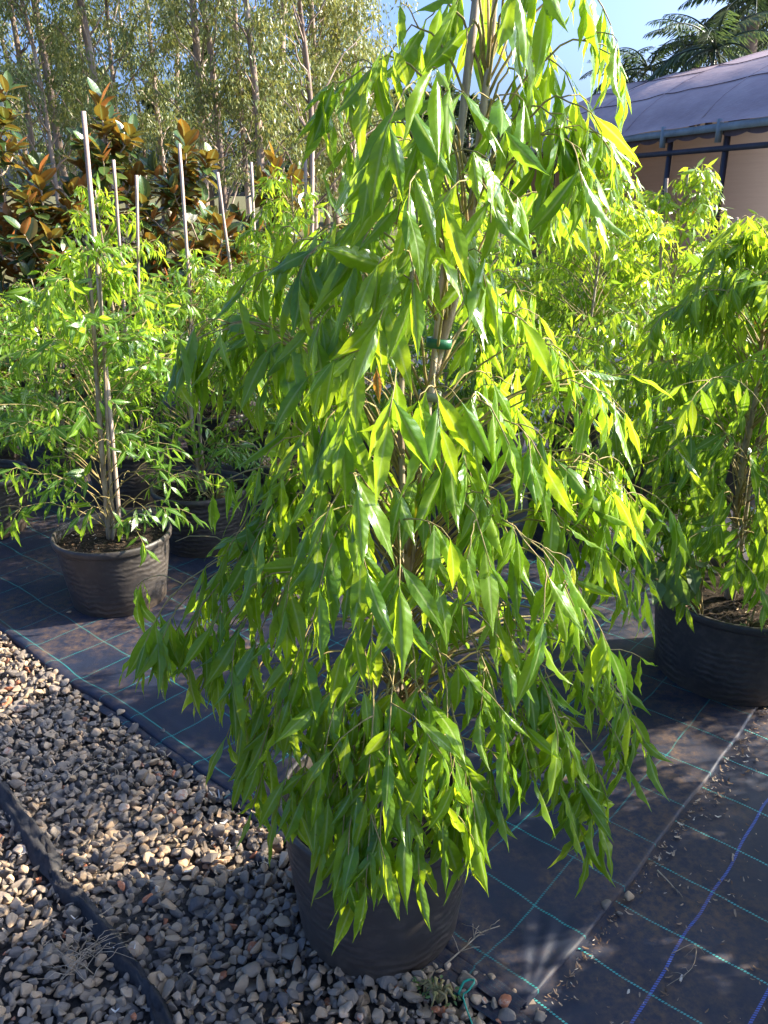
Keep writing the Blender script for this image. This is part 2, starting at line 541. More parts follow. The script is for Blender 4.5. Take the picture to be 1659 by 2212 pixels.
M_MATL = mat_cloth('weed_mat_left', (1.683, 0.172, 0.0021), (0.045, 0.188, 0.0024), (0.010, 0.20, 0.20), (0.012, 0.22, 0.21), 1)
M_MATR = mat_cloth('weed_mat_right', (-0.172, 0.196, 0.0034), (0.199, 0.180, 0.0023), (0.07, 0.14, 0.52), (0.06, 0.46, 0.42), 2)
def matl_z(a, b):
    w = 0.5 + 0.5 * vnoise(a * 7, b * 7, 11)
    z = 0.010 + 0.006 * w
    z = z + 0.013 * np.exp(-((b - 0.018) / 0.022) ** 2) * (0.65 + 0.35 * vnoise(a * 5, b * 0, 12))
    z = z + 0.007 * np.exp(-((b - 0.085) / 0.016) ** 2) * np.exp(-((a - 0.7) / 0.5) ** 2)
    z = z + 0.002 * np.exp(-((a - 0.012) / 0.009) ** 2) * (0.7 + 0.3 * vnoise(a * 0, b * 5, 13))
    # creases that fan out of the corner
    r = np.hypot(a, b)
    th = np.arctan2(b, a)
    z = z + 0.0022 * np.exp(-((r - 0.16) / 0.11) ** 2) * np.sin(th * 17 + 2 * np.sin(th * 5))
    edge = np.minimum(a, b)
    return np.where(edge < 0.001, -0.002, z)
def matl_fx(A, B):
    wob_b = np.exp(-B / 0.15) * 0.016 * vnoise(A * 6, A * 0, 21)
    wob_a = np.exp(-A / 0.15) * 0.014 * vnoise(B * 5, B * 0, 22)
    x, y = ab(A + wob_a, B + wob_b)
    return x, y, matl_z(A, B)
aa = np.concatenate([[0.0], grow(0.0015, 8.0, 0.006, 1.022)])
bb = np.concatenate([[0.0], grow(0.0015, 8.5, 0.006, 1.022)])
struct(grid_mesh('weed_mat', aa, bb, matl_fx, M_MATL), 'black woven weed mat with a teal grid under the potted trees')
def matr_fx(A, B):
    x, y = ab(-A + 0.05, B)
    # the mat starts under the overlapping edge; left of the corner it ends along the stones
    return x, y, 0.001 + 0.004 * (0.5 + 0.5 * vnoise(x * 8, y * 8, 31)) + 0.0015 * vnoise(x * 22, y * 22, 32)
U_r = grow(0.0, 8.0, 0.010, 1.02)
V_r = np.concatenate([np.linspace(-2.5, -0.3, 60)[:-1], np.linspace(-0.3, 2.2, 240)[:-1], np.linspace(2.2, 8, 60)])
mr = grid_mesh('weed_mat', U_r, V_r, matr_fx, M_MATR)
uvd = mr.data.uv_layers[0].data
arr = np.zeros(len(uvd) * 2, np.float32)
uvd.foreach_get('uv', arr)
arr[0::2] = -arr[0::2] + 0.05
uvd.foreach_set('uv', arr)
struct(mr, 'black woven weed mat with teal and blue threads beside the seam')

# folded flaps of weed mat tucked under the corner
def flap(a0, a1, b0, b1, z, seed):
    us = np.linspace(a0, a1, 30)
    vs = np.linspace(0, 1, 6)
    def fx(A, T):
        B = b0 + (b1 - b0) * T
        x, y = ab(A, B + 0.006 * vnoise(A * 14, A * 0, seed))
        return x, y, z + 0.004 * np.sin(T * 3.1) + 0.003 * vnoise(A * 18, T, seed + 1)
    return grid_mesh('mat_flap', us, vs, fx, M_MATL)
for k, (a0, a1, b0, b1, z) in enumerate([(0.01, 0.30, -0.045, 0.004, 0.016), (-0.02, 0.26, -0.085, -0.03, 0.011), (0.25, 1.75, -0.022, 0.006, 0.010)]):
    o = flap(a0, a1, b0, b1, z, 40 + k)
    tag(o, ['folded black mat strip tucked along the corner by the front pot', 'lower black mat fold half buried in stones at the corner', 'long folded mat hem running along the gravel edge'][k], 'mat fold')

# stones
def stone_meshes(n, seed):
    r = np.random.default_rng(seed)
    res = []
    for i in range(n):
        bm = bmesh.new()
        sc = np.array([1.0, r.uniform(0.72, 1.0), r.uniform(0.5, 0.8)])
        for p in nrm(r.normal(size=(int(r.integers(9, 14)), 3))):
            bm.verts.new(tuple(p * sc * r.uniform(0.86, 1.08)))
        bmesh.ops.convex_hull(bm, input=bm.verts)
        for v in [v for v in bm.verts if not v.link_faces]:
            bm.verts.remove(v)
        bmesh.ops.bevel(bm, geom=[e for e in bm.edges], offset=0.11, segments=1, affect='EDGES', profile=0.5, clamp_overlap=True)
        for q in range(1):
            bmesh.ops.smooth_vert(bm, verts=bm.verts, factor=0.35, use_axis_x=True, use_axis_y=True, use_axis_z=True)
        for v in bm.verts:
            v.co *= 1.06
        bmesh.ops.triangulate(bm, faces=bm.faces)
        bm.verts.index_update()
        V = np.array([v.co[:] for v in bm.verts])
        F = np.array([[v.index for v in f.verts] for f in bm.faces])
        bm.free()
        res.append((V, F))
    return res
STONES = stone_meshes(14, 5)

def rand_rot(r, n):
    q = nrm(r.normal(size=(n, 4)))
    w, x, y, z = q.T
    return np.stack([np.stack([1 - 2 * (y * y + z * z), 2 * (x * y - z * w), 2 * (x * z + y * w)], -1),
                     np.stack([2 * (x * y + z * w), 1 - 2 * (x * x + z * z), 2 * (y * z - x * w)], -1),
                     np.stack([2 * (x * z - y * w), 2 * (y * z + x * w), 1 - 2 * (x * x + y * y)], -1)], 1)

def scatter_stones(pos, size, tint, r):
    g = Geo()
    var = r.integers(0, len(STONES), len(pos))
    rot = rand_rot(r, len(pos))
    for k, (V, F) in enumerate(STONES):
        i = np.where(var == k)[0]
        if not len(i):
            continue
        W = np.einsum('nij,vj->nvi', rot[i], V)
        W[:, :, 2] *= 0.85
        W = W * size[i][:, None, None] + pos[i][:, None, :]
        FF = (F[None] + (np.arange(len(i)) * len(V))[:, None, None]).reshape(-1, 3)
        g.add(W.reshape(-1, 3), FF, None, np.repeat(tint[i], len(V)))
    return g

def gravel():
    r = np.random.default_rng(12)
    P, S = [], []
    for layer, (sp, z0) in enumerate(((0.0215, -0.003), (0.0250, 0.013))):
        xs = np.arange(-2.7, 0.75, sp)
        ys = np.arange(0.55, 4.0, sp)
        X, Y = np.meshgrid(xs, ys)
        X = X.ravel() + r.uniform(-.5, .5, X.size) * sp
        Y = Y.ravel() + r.uniform(-.5, .5, Y.size) * sp
        a, b = to_ab(X, Y)
        lim = 0.004 + 0.012 * vnoise(a * 11, b * 0, 77) - 0.012 * layer
        ok = (b < lim) & (a > -0.045 + 0.03 * vnoise(b * 14, b * 0, 78) + np.clip((-b - 0.02) * -0.06, -1, 0)) & (X > -2.6)
        ok &= (Y < 2.1 - 0.9 * X)
        px, py, zz = to_px(np.stack([X, Y, 0 * X], -1))
        ok &= (px > -420) & (py < 2750)
        if layer:
            ok &= (r.uniform(size=len(X)) < 0.72 + 0.2 * vnoise(X * 6, Y * 6, 79))
        X, Y = X[ok], Y[ok]
        z = z0 + r.uniform(-.004, .004, len(X)) + 0.005 * vnoise(X * 7, Y * 7, 80)
        P.append(np.stack([X, Y, z], -1))
        S.append(np.clip(r.lognormal(math.log(0.0150), 0.34, len(X)), 0.0055, 0.029))
    # finer chips between the stones
    X, Y = r.uniform(-1.9, 0.5, 9000), r.uniform(0.75, 2.9, 9000)
    a, b = to_ab(X, Y)
    px, py, zz = to_px(np.stack([X, Y, 0 * X], -1))
    ok = (b < 0.0) & (a > -0.03) & (px > -250) & (py < 2500) & (vnoise(X * 4, Y * 4, 88) > -0.2)
    P.append(np.stack([X[ok], Y[ok], r.uniform(0.006, 0.022, ok.sum())], -1))
    S.append(r.uniform(0.0032, 0.0062, ok.sum()))
    P, S = np.concatenate(P), np.concatenate(S)
    t = np.clip(r.beta(1.7, 1.7, len(P)) * 0.95 + 0.10 * vnoise(P[:, 0] * 3, P[:, 1] * 3, 81), 0, 0.95)
    t[r.uniform(size=len(P)) < 0.018] = 1.0
    g = scatter_stones(P, S, t, r)
    o = g.build('gravel', M_STONE, None, smooth=False, kind='stuff')
    tag(o, 'loose brown and grey crushed stone gravel beside the weed mat', 'gravel', kind='stuff')
gravel()

# single stones lying on the mats
r_ = np.random.default_rng(3)
for k, (px, py, s, lab) in enumerate([(1360, 1940, 0.019, 'round brown stone alone on the blue threaded mat'), (1308, 1958, 0.018, 'grey stone on the mat right against the seam'),
                                      (1337, 1972, 0.011, 'small grey stone between two larger ones at the seam'), (352, 1583, 0.011, 'small grey stone lying on the mat near the gravel edge'),
                                      (262, 1545, 0.016, 'brown stone pushed up onto the mat hem'), (150, 1326, 0.012, 'pale stone at the foot of the left pot')]):
    p = at_z(px, py, 0.012)
    g = scatter_stones(np.array([[p.x, p.y, 0.008 + s * 0.55 + (0.006 if k in (3, 4, 5) else 0)]]), np.array([s]), np.array([[0.72, 0.4, 0.35, 0.3, 0.66, 0.8][k]]), r_)
    tag(g.build('stone', M_STONE), lab, 'stone')

# ------------------------------------------------------------------ leaves
def leaf_variant(r, rows, cols, half_w, bend, fold, wave, shape='lance', petiole=0.06):
    t = np.linspace(0, 1, rows)
    if shape == 'lance':
        w = np.sin(math.pi * np.clip((t - petiole) / (1 - petiole), 0, 1) ** 0.82) ** 0.95
        w = w * (1 - 0.62 * np.clip((t - 0.60) / 0.40, 0, 1) ** 1.1)
    elif shape == 'oval':
        w = np.sin(math.pi * np.clip((t - petiole) / (1 - petiole), 0, 1) ** 0.88) ** 0.62
    else:
        w = np.sin(math.pi * np.clip((t - petiole) / (1 - petiole), 0, 1) ** 0.7) ** 0.8
    w = np.maximum(w * half_w, 0.006)
    w[-1] = 0.002
    u = np.linspace(-1, 1, cols)
    th = bend * t + 0.25 * r.normal() * t ** 2
    dy = np.cos(th) / (rows - 1)
    dz = -np.sin(th) / (rows - 1)
    y = np.concatenate([[0], np.cumsum((dy[1:] + dy[:-1]) / 2)])
    z = np.concatenate([[0], np.cumsum((dz[1:] + dz[:-1]) / 2)])
    side = 0.10 * r.normal() * t ** 2                       # sideways sickle curve
    ph = r.uniform(0, 6.28, 2)
    fr = r.uniform(11, 21, 2)
    V, UV = [], []
    for i in range(rows):
        nz = np.array([0, math.sin(th[i]), math.cos(th[i])])
        for uu in u:
            k = 0 if uu < 0 else 1
            lift = fold * abs(uu) * w[i] + wave * abs(uu) ** 1.5 * math.sin(fr[k] * t[i] + ph[k]) * (w[i] / half_w)
            p = np.array([side[i] + uu * w[i] * math.cos(fold * 0.5), y[i], z[i]]) + nz * lift
            V.append(p)
            UV.append((uu * 0.5 + 0.5, t[i]))
    i, j = np.meshgrid(np.arange(rows - 1), np.arange(cols - 1), indexing='ij')
    a = (i * cols + j).ravel()
    F = np.stack([a, a + 1, a + cols + 1, a + cols], 1)
    return np.array(V), F, np.array(UV)

def leaf_set(seed, n, rows, cols, hw, bend, fold, wave, mat, name, shape='lance', petiole=0.06):
    r = np.random.default_rng(seed)
    res = []
    for k in range(n):
        v = leaf_variant(r, rows, cols, hw * r.uniform(0.85, 1.18), r.uniform(*bend), r.uniform(*fold), wave * r.uniform(0.5, 1.5), shape, petiole)
        g = Geo()
        g.add(*v)
        me = g.mesh(name)
        me.materials.append(mat)
        res.append((v, me))
    return res

LV_HERO = leaf_set(1, 18, 13, 5, 0.104, (-0.1, 0.9), (-1.0, 0.1), 0.025, M_LEAF, 'leaf')
LV_MED = leaf_set(2, 10, 8, 3, 0.115, (0.1, 1.0), (-0.8, 0.1), 0.012, M_LEAF, 'leaf')
LV_MAG = leaf_set(3, 10, 9, 5, 0.30, (-0.25, 0.45), (0.1, 0.45), 0.008, M_MAG, 'leaf', 'oval', 0.08)
LV_WEED = leaf_set(4, 6, 11, 5, 0.21, (0.1, 1.0), (0.2, 0.8), 0.035, M_WEED, 'leaf', 'ovate', 0.12)
LV_PETAL = leaf_set(5, 4, 7, 5, 0.30, (-0.9, -0.3), (0.3, 0.6), 0.01, M_PETAL, 'petal', 'oval', 0.02)

class Leaves:
    def __init__(self):
        self.p, self.d, self.n, self.l, self.t = [], [], [], [], []
    def put(self, p, d, n, l, t):
        self.p.append(p); self.d.append(d); self.n.append(n); self.l.append(l); self.t.append(t)
    def arrays(self):
        P, D, Nn = np.array(self.p), nrm(np.array(self.d)), np.array(self.n)
        X = nrm(np.cross(D, Nn))
        Z = np.cross(X, D)
        return P, np.stack([X, D, Z], -1), np.array(self.l), np.array(self.t)

def emit_leaves(lv, variants, root, limit, rest_name, mat, r, name='leaf'):
    """the largest-looking leaves become parts of their own, the rest one joined part"""
    P, M, L, T = lv.arrays()
    n = len(P)
    var = r.integers(0, len(variants), n)
    tip = P + M[:, :, 1] * (L * 0.6)[:, None]
    px, py, zz = to_px(tip)
    score = L / np.maximum(zz, 0.2)
    score[(px < -10) | (px > 1669) | (py < -10) | (py > 2222)] *= 0.01
    order = np.argsort(-score)
    ind, rest = order[:limit], order[limit:]
    base = np.array(root.location)
    for i in ind:
        o = bpy.data.objects.new(name, variants[var[i]][1])
        COL.objects.link(o)
        o.parent = root
        m = Matrix(((*(M[i, 0] * L[i]), P[i, 0] - base[0]), (*(M[i, 1] * L[i]), P[i, 1] - base[1]), (*(M[i, 2] * L[i]), P[i, 2] - base[2]), (0, 0, 0, 1)))
        o.matrix_local = m
        o.color = (float(T[i]), 0, 0, 1)
    if len(rest):
        g = Geo()
        for k, ((V, F, UV), me) in enumerate(variants):
            i = rest[var[rest] == k]
            if not len(i):
                continue
            W = np.einsum('nij,vj->nvi', M[i], V) * L[i][:, None, None] + P[i][:, None, :]
            FF = (F[None] + (np.arange(len(i)) * len(V))[:, None, None]).reshape(-1, F.shape[1])
            g.add(W.reshape(-1, 3), FF, np.tile(UV, (len(i), 1)), np.repeat(T[i], len(V)))
        g.build(rest_name, mat, root, kind='stuff')

# ------------------------------------------------------------------ pots, stakes
def pot(root, x, y, r, h, rb, soil=0.045, z0=0.010, seed=0):
    prof = [(0.001, 0.0), (rb * 0.97, 0.0), (rb, 0.006), (rb + (r - rb) * 0.30, h * 0.33), (rb + (r - rb) * 0.62, h * 0.66), (r * 0.955, h - 0.034),
            (r * 0.960, h - 0.031), (r * 1.000, h - 0.029), (r * 1.008, h - 0.022), (r * 1.010, h - 0.010), (r * 1.004, h - 0.002), (r * 0.992, h),
            (r * 0.962, h - 0.001), (r * 0.953, h - 0.006), (r * 0.940, h - 0.04), (r * 0.90, h - 0.12)]
    n = 72
    th = np.linspace(0, 2 * math.pi, n, endpoint=False)
    rr = np.random.default_rng(seed)
    oval = 1 + 0.008 * np.cos(2 * th + rr.uniform(0, 6)) + 0.004 * np.cos(3 * th + rr.uniform(0, 6))
    V, F = [], []
    for pr, pz in prof:
        V.append(np.stack([x + pr * oval * np.cos(th), y + pr * oval * np.sin(th), np.full(n, z0 + pz)], -1))
    m = len(prof)
    for i in range(m - 1):
        for k in range(n):
            k2 = (k + 1) % n
            F.append((i * n + k, i * n + k2, (i + 1) * n + k2, (i + 1) * n + k))
    split = 5
    body, rim = Geo(), Geo()
    VV = np.concatenate(V)
    body.add(VV[: (split + 1) * n], [f for f in F if max(f) < (split + 1) * n])
    rim.add(VV[split * n:], [tuple(q - split * n for q in f) for f in F if min(f) >= split * n])
    po = body.build('pot', M_POT, root)
    rim.build('rim', M_POT, po)
    # potting mix: bumpy disc
    rs = r * 0.945
    zs = z0 + h - soil
    rings = 16
    g = Geo()
    V = [[x, y, zs + 0.006]]
    for i in range(1, rings + 1):
        for k in range(n):
            q = rs * i / rings
            V.append([x + q * math.cos(th[k]), y + q * math.sin(th[k]), zs + rr.uniform(-.004, .005) + (0.010 * (1 - (i / rings) ** 2))])
    F = [(0, 1 + k, 1 + (k + 1) % n) for k in range(n)]
    for i in range(rings - 1):
        for k in range(n):
            k2 = (k + 1) % n
            F.append((1 + i * n + k, 1 + (i + 1) * n + k, 1 + (i + 1) * n + k2, 1 + i * n + k2))
    so = g.add(np.array(V), F).build('potting_soil', M_SOIL, root)
    # bark chips on the soil
    k = 260
    q = rs * 0.95 * np.sqrt(rr.uniform(size=k))
    a = rr.uniform(0, 6.28, k)
    pos = np.stack([x + q * np.cos(a), y + q * np.sin(a), zs + 0.008 + rr.uniform(0, .006, k)], -1)
    chips(pos, rr.uniform(0.006, 0.016, k), np.clip(rr.beta(1.2, 2.2, k), 0, 1), rr, flat=0.35).build('bark_chips', M_LITTER, so, kind='stuff')
    return zs

def chips(pos, size, tint, r, flat=0.3, curl=0.25):
    """small bent flakes, two quads each"""
    n = len(pos)
    d = r.normal(size=(n, 3)); d[:, 2] *= flat; d = nrm(d)
    s = nrm(np.cross(d, np.array([0, 0, 1.0]) + 0.6 * r.normal(size=(n, 3)) * flat))
    u = np.cross(s, d)
    w = r.uniform(0.18, 0.42, n)[:, None] * size[:, None]
    L = size[:, None]
    c = r.uniform(0, curl, n)[:, None] * L
    P = [pos - d * L * .5 - s * w * .35 + u * c, pos - d * L * .5 + s * w * .35 + u * c, pos + s * w * .5, pos - s * w * .5, pos + d * L * .5 + s * w * .2 + u * c, pos + d * L * .5 - s * w * .2 + u * c]
    V = np.stack(P, 1).reshape(-1, 3)
    b = np.arange(n)[:, None] * 6
    F = np.concatenate([b + np.array([0, 1, 2, 3]), b + np.array([3, 2, 4, 5])])
    return Geo().add(V, F, None, np.repeat(tint, 6))

def stake(root, p, q, w, mat, ties=(), seed=0, split=False):
    p, q = np.array(p), np.array(q)
    r = np.random.default_rng(seed)
    m = 14
    pts = p + (q - p) * np.linspace(0, 1, m)[:, None]
    pts[:, :2] += np.cumsum(r.normal(size=(m, 2)), 0) * w * 0.03
    V, F, uv = tube(pts, w * (1 + 0.06 * r.normal(size=m)), 8, True, 0.72)
    g = Geo().add(V, F, uv)
    so = g.build('stake', mat, root)
    if split:                                           # second half of the split stake beside it
        off = np.array([-w * 1.45, -w * 0.2, 0])
        V, F, uv = tube(pts[: int(m * split)] + off, w * 0.62, 7, True, 1.1)
        Geo().add(V, F, uv).build('stake_half', mat, so)
    return so, pts

def tie(root, c, axis, rx, ry, hgt, mat):
    """flat tape looped round stem and stake"""
    c, axis = np.array(c), nrm(np.array(axis))
    a = nrm(np.cross(axis, [0, 1, 0]))
    b = np.cross(axis, a)
    n = 20
    th = np.linspace(0, 2 * math.pi, n, endpoint=False)
    ring = np.cos(th)[:, None] * a * rx + np.sin(th)[:, None] * b * ry
    V = np.concatenate([c + ring - axis * hgt / 2, c + ring + axis * hgt / 2, c + ring * 0.93 + axis * hgt / 2, c + ring * 0.93 - axis * hgt / 2])
    F = []
    for s in range(4):
        for k in range(n):
            k2 = (k + 1) % n
            s2 = (s + 1) % 4
            F.append((s * n + k, s * n + k2, s2 * n + k2, s2 * n + k))
    Geo().add(V, F).build('tie', mat, root)

# ------------------------------------------------------------------ weeping trees
UP = np.array([0, 0, 1.0])
def leafy_shoot(lv, path, r, L, node, start, droop, bright, axis_xy, flush=0.0, kmax=14):
    calm = L > 0.125
    """opposite leaf pairs along a shoot, terminal cluster at its tip"""
    seg = np.linalg.norm(np.diff(path, axis=0), axis=1)
    cum = np.concatenate([[0], np.cumsum(seg)])
    total = cum[-1]
    s = total
    flip = r.integers(0, 2)
    k = 0
    while s > start * total and k < kmax:
        p = np.array([np.interp(s, cum, path[:, c]) for c in range(3)])
        i = min(np.searchsorted(cum, s), len(path) - 1)
        tan = nrm(path[i] - path[max(i - 1, 0)])
        side = nrm(np.cross(tan, UP) + 1e-4)
        up2 = np.cross(side, tan)
        lat = side if (k + flip) % 2 == 0 else up2
        out = p - np.array([axis_xy[0], axis_xy[1], p[2]])
        out = nrm(out)
        nleaf = 2
        for sg in (1, -1)[:nleaf]:
            if r.uniform() < 0.10 and k > 0:
                continue
            d = tan * (0.75 if k < 2 else 0.5) + lat * sg * 0.7 - UP * droop * r.uniform(0.6 if calm else 0.45, 1.45) + r.normal(size=3) * (0.17 if calm else 0.22)
            nn = out * 0.75 + UP * 0.55 + tan * 0.25 + r.normal(size=3) * 0.42
            ll = L * r.uniform(0.58, 1.12) * (0.85 if k == 0 else 1.0) * (1 - 0.25 * (k / 9.0))
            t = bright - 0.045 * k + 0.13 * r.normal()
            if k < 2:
                t += flush
            t = min(max(t, 0.0), 0.80)
            if r.uniform() < 0.004:
                t = r.choice([0.88, 0.9, 1.0])
                ll *= 0.7
            lv.put(p, d, nn, ll, t)
        s -= node * r.uniform(0.8, 1.25)
        k += 1

def branch_path(A, T, arch, m=10, wob=0.01, r=None):
    s = np.linspace(0, 1, m)[:, None]
    P = A + (T - A) * s + UP * arch * 4 * s * (1 - s) ** 0.9
    if r is not None:
        P[1:-1] += r.normal(size=(m - 2, 3)) * wob
    return P

def tree_branch(lv, geo, A, T, arch, r, L, node, droop, bright, axis_xy, ntw, thick=0.0045, start=0.45, flush=0.0, twig_len=0.4, kmax=14, f0=0.25):
    P = branch_path(A, T, arch, 12, 0.0025, r)
    ln = np.linalg.norm(T - A)
    rad = np.linspace(thick, thick * 0.32, len(P))
    geo.add(*tube(P, rad, 6))
    leafy_shoot(lv, P, r, L, node, start, droop, bright, axis_xy, flush, kmax)
    for k in range(ntw):
        f = r.uniform(f0, 0.92)
        i = f * (len(P) - 1)
        i0 = int(i)
        p = P[i0] + (P[min(i0 + 1, len(P) - 1)] - P[i0]) * (i - i0)
        tan = nrm(P[min(i0 + 1, len(P) - 1)] - P[max(i0 - 1, 0)])
        side = nrm(np.cross(tan, UP)) * (1 if k % 2 else -1)
        tl = ln * twig_len * r.uniform(0.55, 1.15) * (1.15 - 0.5 * f)
        d = nrm(tan * 0.75 + side * r.uniform(0.35, 1.0) + UP * r.uniform(-0.25, 0.4))
        Q = p + d * tl - UP * tl * r.uniform(0.0, 0.35)
        TP = branch_path(p, Q, tl * 0.14, 6, 0.0015, r)
        geo.add(*tube(TP, np.linspace(thick * 0.5, thick * 0.25, 6), 5))
        leafy_shoot(lv, TP, r, L, node, 0.22, droop, bright - 0.04, axis_xy, flush, max(2, kmax - 1))

def trunk_at(path, z):
    return np.array([np.interp(z, path[:, 2], path[:, 0]), np.interp(z, path[:, 2], path[:, 1]), z])

GROUP = 'weeping trees in black nursery pots'

# ---- the big tree in front
def hero_tree():
    r = np.random.default_rng(101)
    X, Y = -0.012, 1.478
    root = thing('potted_tree', 'large weeping tree with long leaves in black pot standing half on gravel, half on mat', 'potted tree', (X, Y, 0.0), GROUP)
    zs = pot(root, X, Y, 0.226, 0.350, 0.187, seed=1, z0=0.006)
    st = [(845, 1600, 0.0), (872, 1380, 0.0), (884, 1160, 0.0), (918, 900, 0.01), (957, 730, 0.01), (1003, 565, 0.01), (1022, 420, 0.0), (1046, 220, 0.0), (1066, 40, 0.0), (1078, -160, 0.0), (1080, -300, 0.0)]
    pts = [np.array(at_y(a, b, Y + c)) for a, b, c in st]
    pts[0] = np.array([X + 0.012, Y + 0.005, zs - 0.02])
    main = spline(pts, 40)
    Geo().add(*tube(main, np.interp(np.linspace(0, 1, 40), [0, .3, .6, 1], [.0115, .0095, .0075, .0025]) * (1 + .05 * r.normal(size=40)), 10)).build('trunk', M_BARK, root)
    st2 = [(852, 1500), (862, 1300), (868, 1050), (866, 850), (885, 640), (905, 430), (925, 300)]
    p2 = [np.array(at_y(a, b, Y - 0.03)) for a, b in st2]
    p2[0] = main[2] + np.array([-.004, -.004, 0])
    second = spline(p2, 26)
    Geo().add(*tube(second, np.linspace(.008, .003, 26), 8)).build('stem', M_BARK, root)
    so, sp = stake(root, [X + 0.002, Y - 0.012, zs - 0.05], at_y(1038, -80, Y + 0.01), 0.0098, M_STAKE, seed=3, split=0.57)
    # the stake follows the photograph's line through (930,920) and (1035,0)
    for zy, mt in (((944, 742), M_TIE_G), ((932, 856), M_TIE_Y)):
        c = at_y(zy[0], zy[1], Y)
        k = np.argmin(abs(main[:, 2] - c.z)); j = np.argmin(abs(sp[:, 2] - c.z))
        cc = (trunk_at(main, c.z) + trunk_at(sp, c.z)) / 2
        half = np.linalg.norm(trunk_at(main, c.z) - trunk_at(sp, c.z)) / 2
        tie(so, cc, sp[-1] - sp[0], half + 0.0165, 0.0175, 0.017, mt)
    tips = [(1180,-10,-.1),(1265,0,-.05),(1320,55,.05),(1110,-40,-.15),(985,10,-.1),(960,60,.1),(905,85,.05),(830,140,0),(760,205,-.05),(710,225,.05),
        (840,265,-.3),(905,300,-.25),(1350,165,-.05),(1240,200,.05),(1180,110,.1),(1130,60,-.1),(1300,285,-.1),(1270,365,-.15),(1330,345,-.05),(1195,420,-.1),
        (1060,480,-.3),(880,455,-.35),(700,560,-.1),(770,560,-.2),(600,580,0),(640,600,-.1),(545,640,0),(820,690,-.3),(890,640,-.3),(950,330,-.2),(1090,280,-.2),(1150,220,0),
        (1000,120,-.05),(1040,30,.12),(1100,140,.1),(1215,300,-.1),(990,470,.1),(800,380,-.1),(760,330,.1),(1120,380,.1),(1050,620,-.1),(930,540,-.2),(1230,480,.1),
        (400,765,-.05),(480,800,0),(560,850,-.1),(650,740,-.15),(740,780,-.2),(1170,745,-.05),(1250,800,0),(1350,890,-.05),(1130,640,.1),(1040,760,.15),(840,900,-.38),
        (740,940,-.3),(690,960,-.25),(560,1010,-.1),(950,920,-.3),(1100,960,-.25),(1170,990,-.2),(1000,640,-.25),(620,900,-.05),(540,760,.1),(680,850,.0),(1080,850,.1),(1280,900,.1),(1010,1020,-.2),
        (490,1190,-.15),(540,1130,-.05),(600,1060,-.1),(690,1170,-.35),(690,1270,-.38),(600,1310,-.25),(780,1210,-.35),(860,1310,-.4),(940,1250,-.3),(1060,1225,-.3),(1110,1180,-.2),
        (1200,1290,-.3),(1240,1310,-.25),(1360,1080,.02),(1320,1100,-.05),(1270,1080,0),(1385,1160,0),(1330,1240,-.08),(1390,1230,0),(1250,1190,-.1),(505,1230,-.15),(530,1180,-.12),(570,1110,-.1),(550,1270,-.2),(750,1900,-.42),(790,1915,-.43),(735,1870,-.4),(1340,1050,0),(1385,1100,.1),(1300,1180,-.05),(1290,1380,-.2),(1350,1270,-.05),(310,1385,-.1),(335,1395,-.12),(395,1385,-.08),(455,1400,-.12),(410,1430,-.14),(440,785,-.04),(520,820,-.06),(380,775,-.02),(360,1400,-.05),(420,1340,0),(470,1450,-.15),
        (430,1480,-.1),(560,1640,-.25),(600,1560,-.3),(490,1590,-.15),(690,1690,-.35),(640,1740,-.3),(790,1730,-.38),(770,1930,-.42),(840,1700,-.4),(980,1690,-.38),(1010,1850,-.36),
        (880,1830,-.4),(1100,1640,-.3),(1150,1680,-.28),(1240,1640,-.25),(1310,1720,-.2),(1380,1560,-.1),(1400,1620,-.12),(1330,1500,0),(1180,1500,-.2),(1050,1520,-.25),(960,1560,-.2),
        (700,1820,-.36),(820,1880,-.42),(760,1850,-.4),(905,1890,-.4),(960,1830,-.38),(1030,1800,-.36),(600,1750,-.3),(545,1750,-.27),(1270,1830,-.2),(1300,1800,-.2),(1080,1760,-.3),(1010,1760,-.36),(520,1690,-.22),(1350,1650,-.12),(1230,1760,-.25),
        (1280,1760,-.22),(900,1600,-.3),(740,1560,-.3),(650,1450,-.3),(540,1420,-.2),(1000,1380,-.3),(800,1420,-.35),(1120,1420,-.2),(1260,1480,-.15),(1190,1120,0),(1060,1090,-.1),(920,1110,-.2),(640,1190,.05),(720,1080,-.1)]
    lv = Leaves()
    zt = main[-1][2]
    for i, (tx, ty, dy) in enumerate(tips):
        T = np.array(at_y(tx, ty, Y + dy))
        mp = trunk_at(main, min(T[2], zt - 0.05))
        reach = math.hypot(T[0] - mp[0], T[1] - mp[1])
        hi = min(max((T[2] - 0.65) / 0.5, 0), 1)
        sz = T[2] + (0.12 - 0.05) * (1 - hi) - hi * (0.45 * reach + 0.03)
        sz = min(max(sz, zs + 0.10), zt - 0.06)
        src = second if (tx < 900 and sz < 1.35 and r.uniform() < 0.4) else main
        A = trunk_at(src, sz)
        g = Geo()
        low = ty > 1500  # low leaves get a lighter tint, standing in for skylight on the lower crown
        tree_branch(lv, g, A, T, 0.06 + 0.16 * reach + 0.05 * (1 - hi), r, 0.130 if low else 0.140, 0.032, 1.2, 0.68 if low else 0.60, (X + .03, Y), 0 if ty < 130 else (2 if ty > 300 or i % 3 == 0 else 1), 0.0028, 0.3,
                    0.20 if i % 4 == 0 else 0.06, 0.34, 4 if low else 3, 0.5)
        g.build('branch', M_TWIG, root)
    g = Geo()
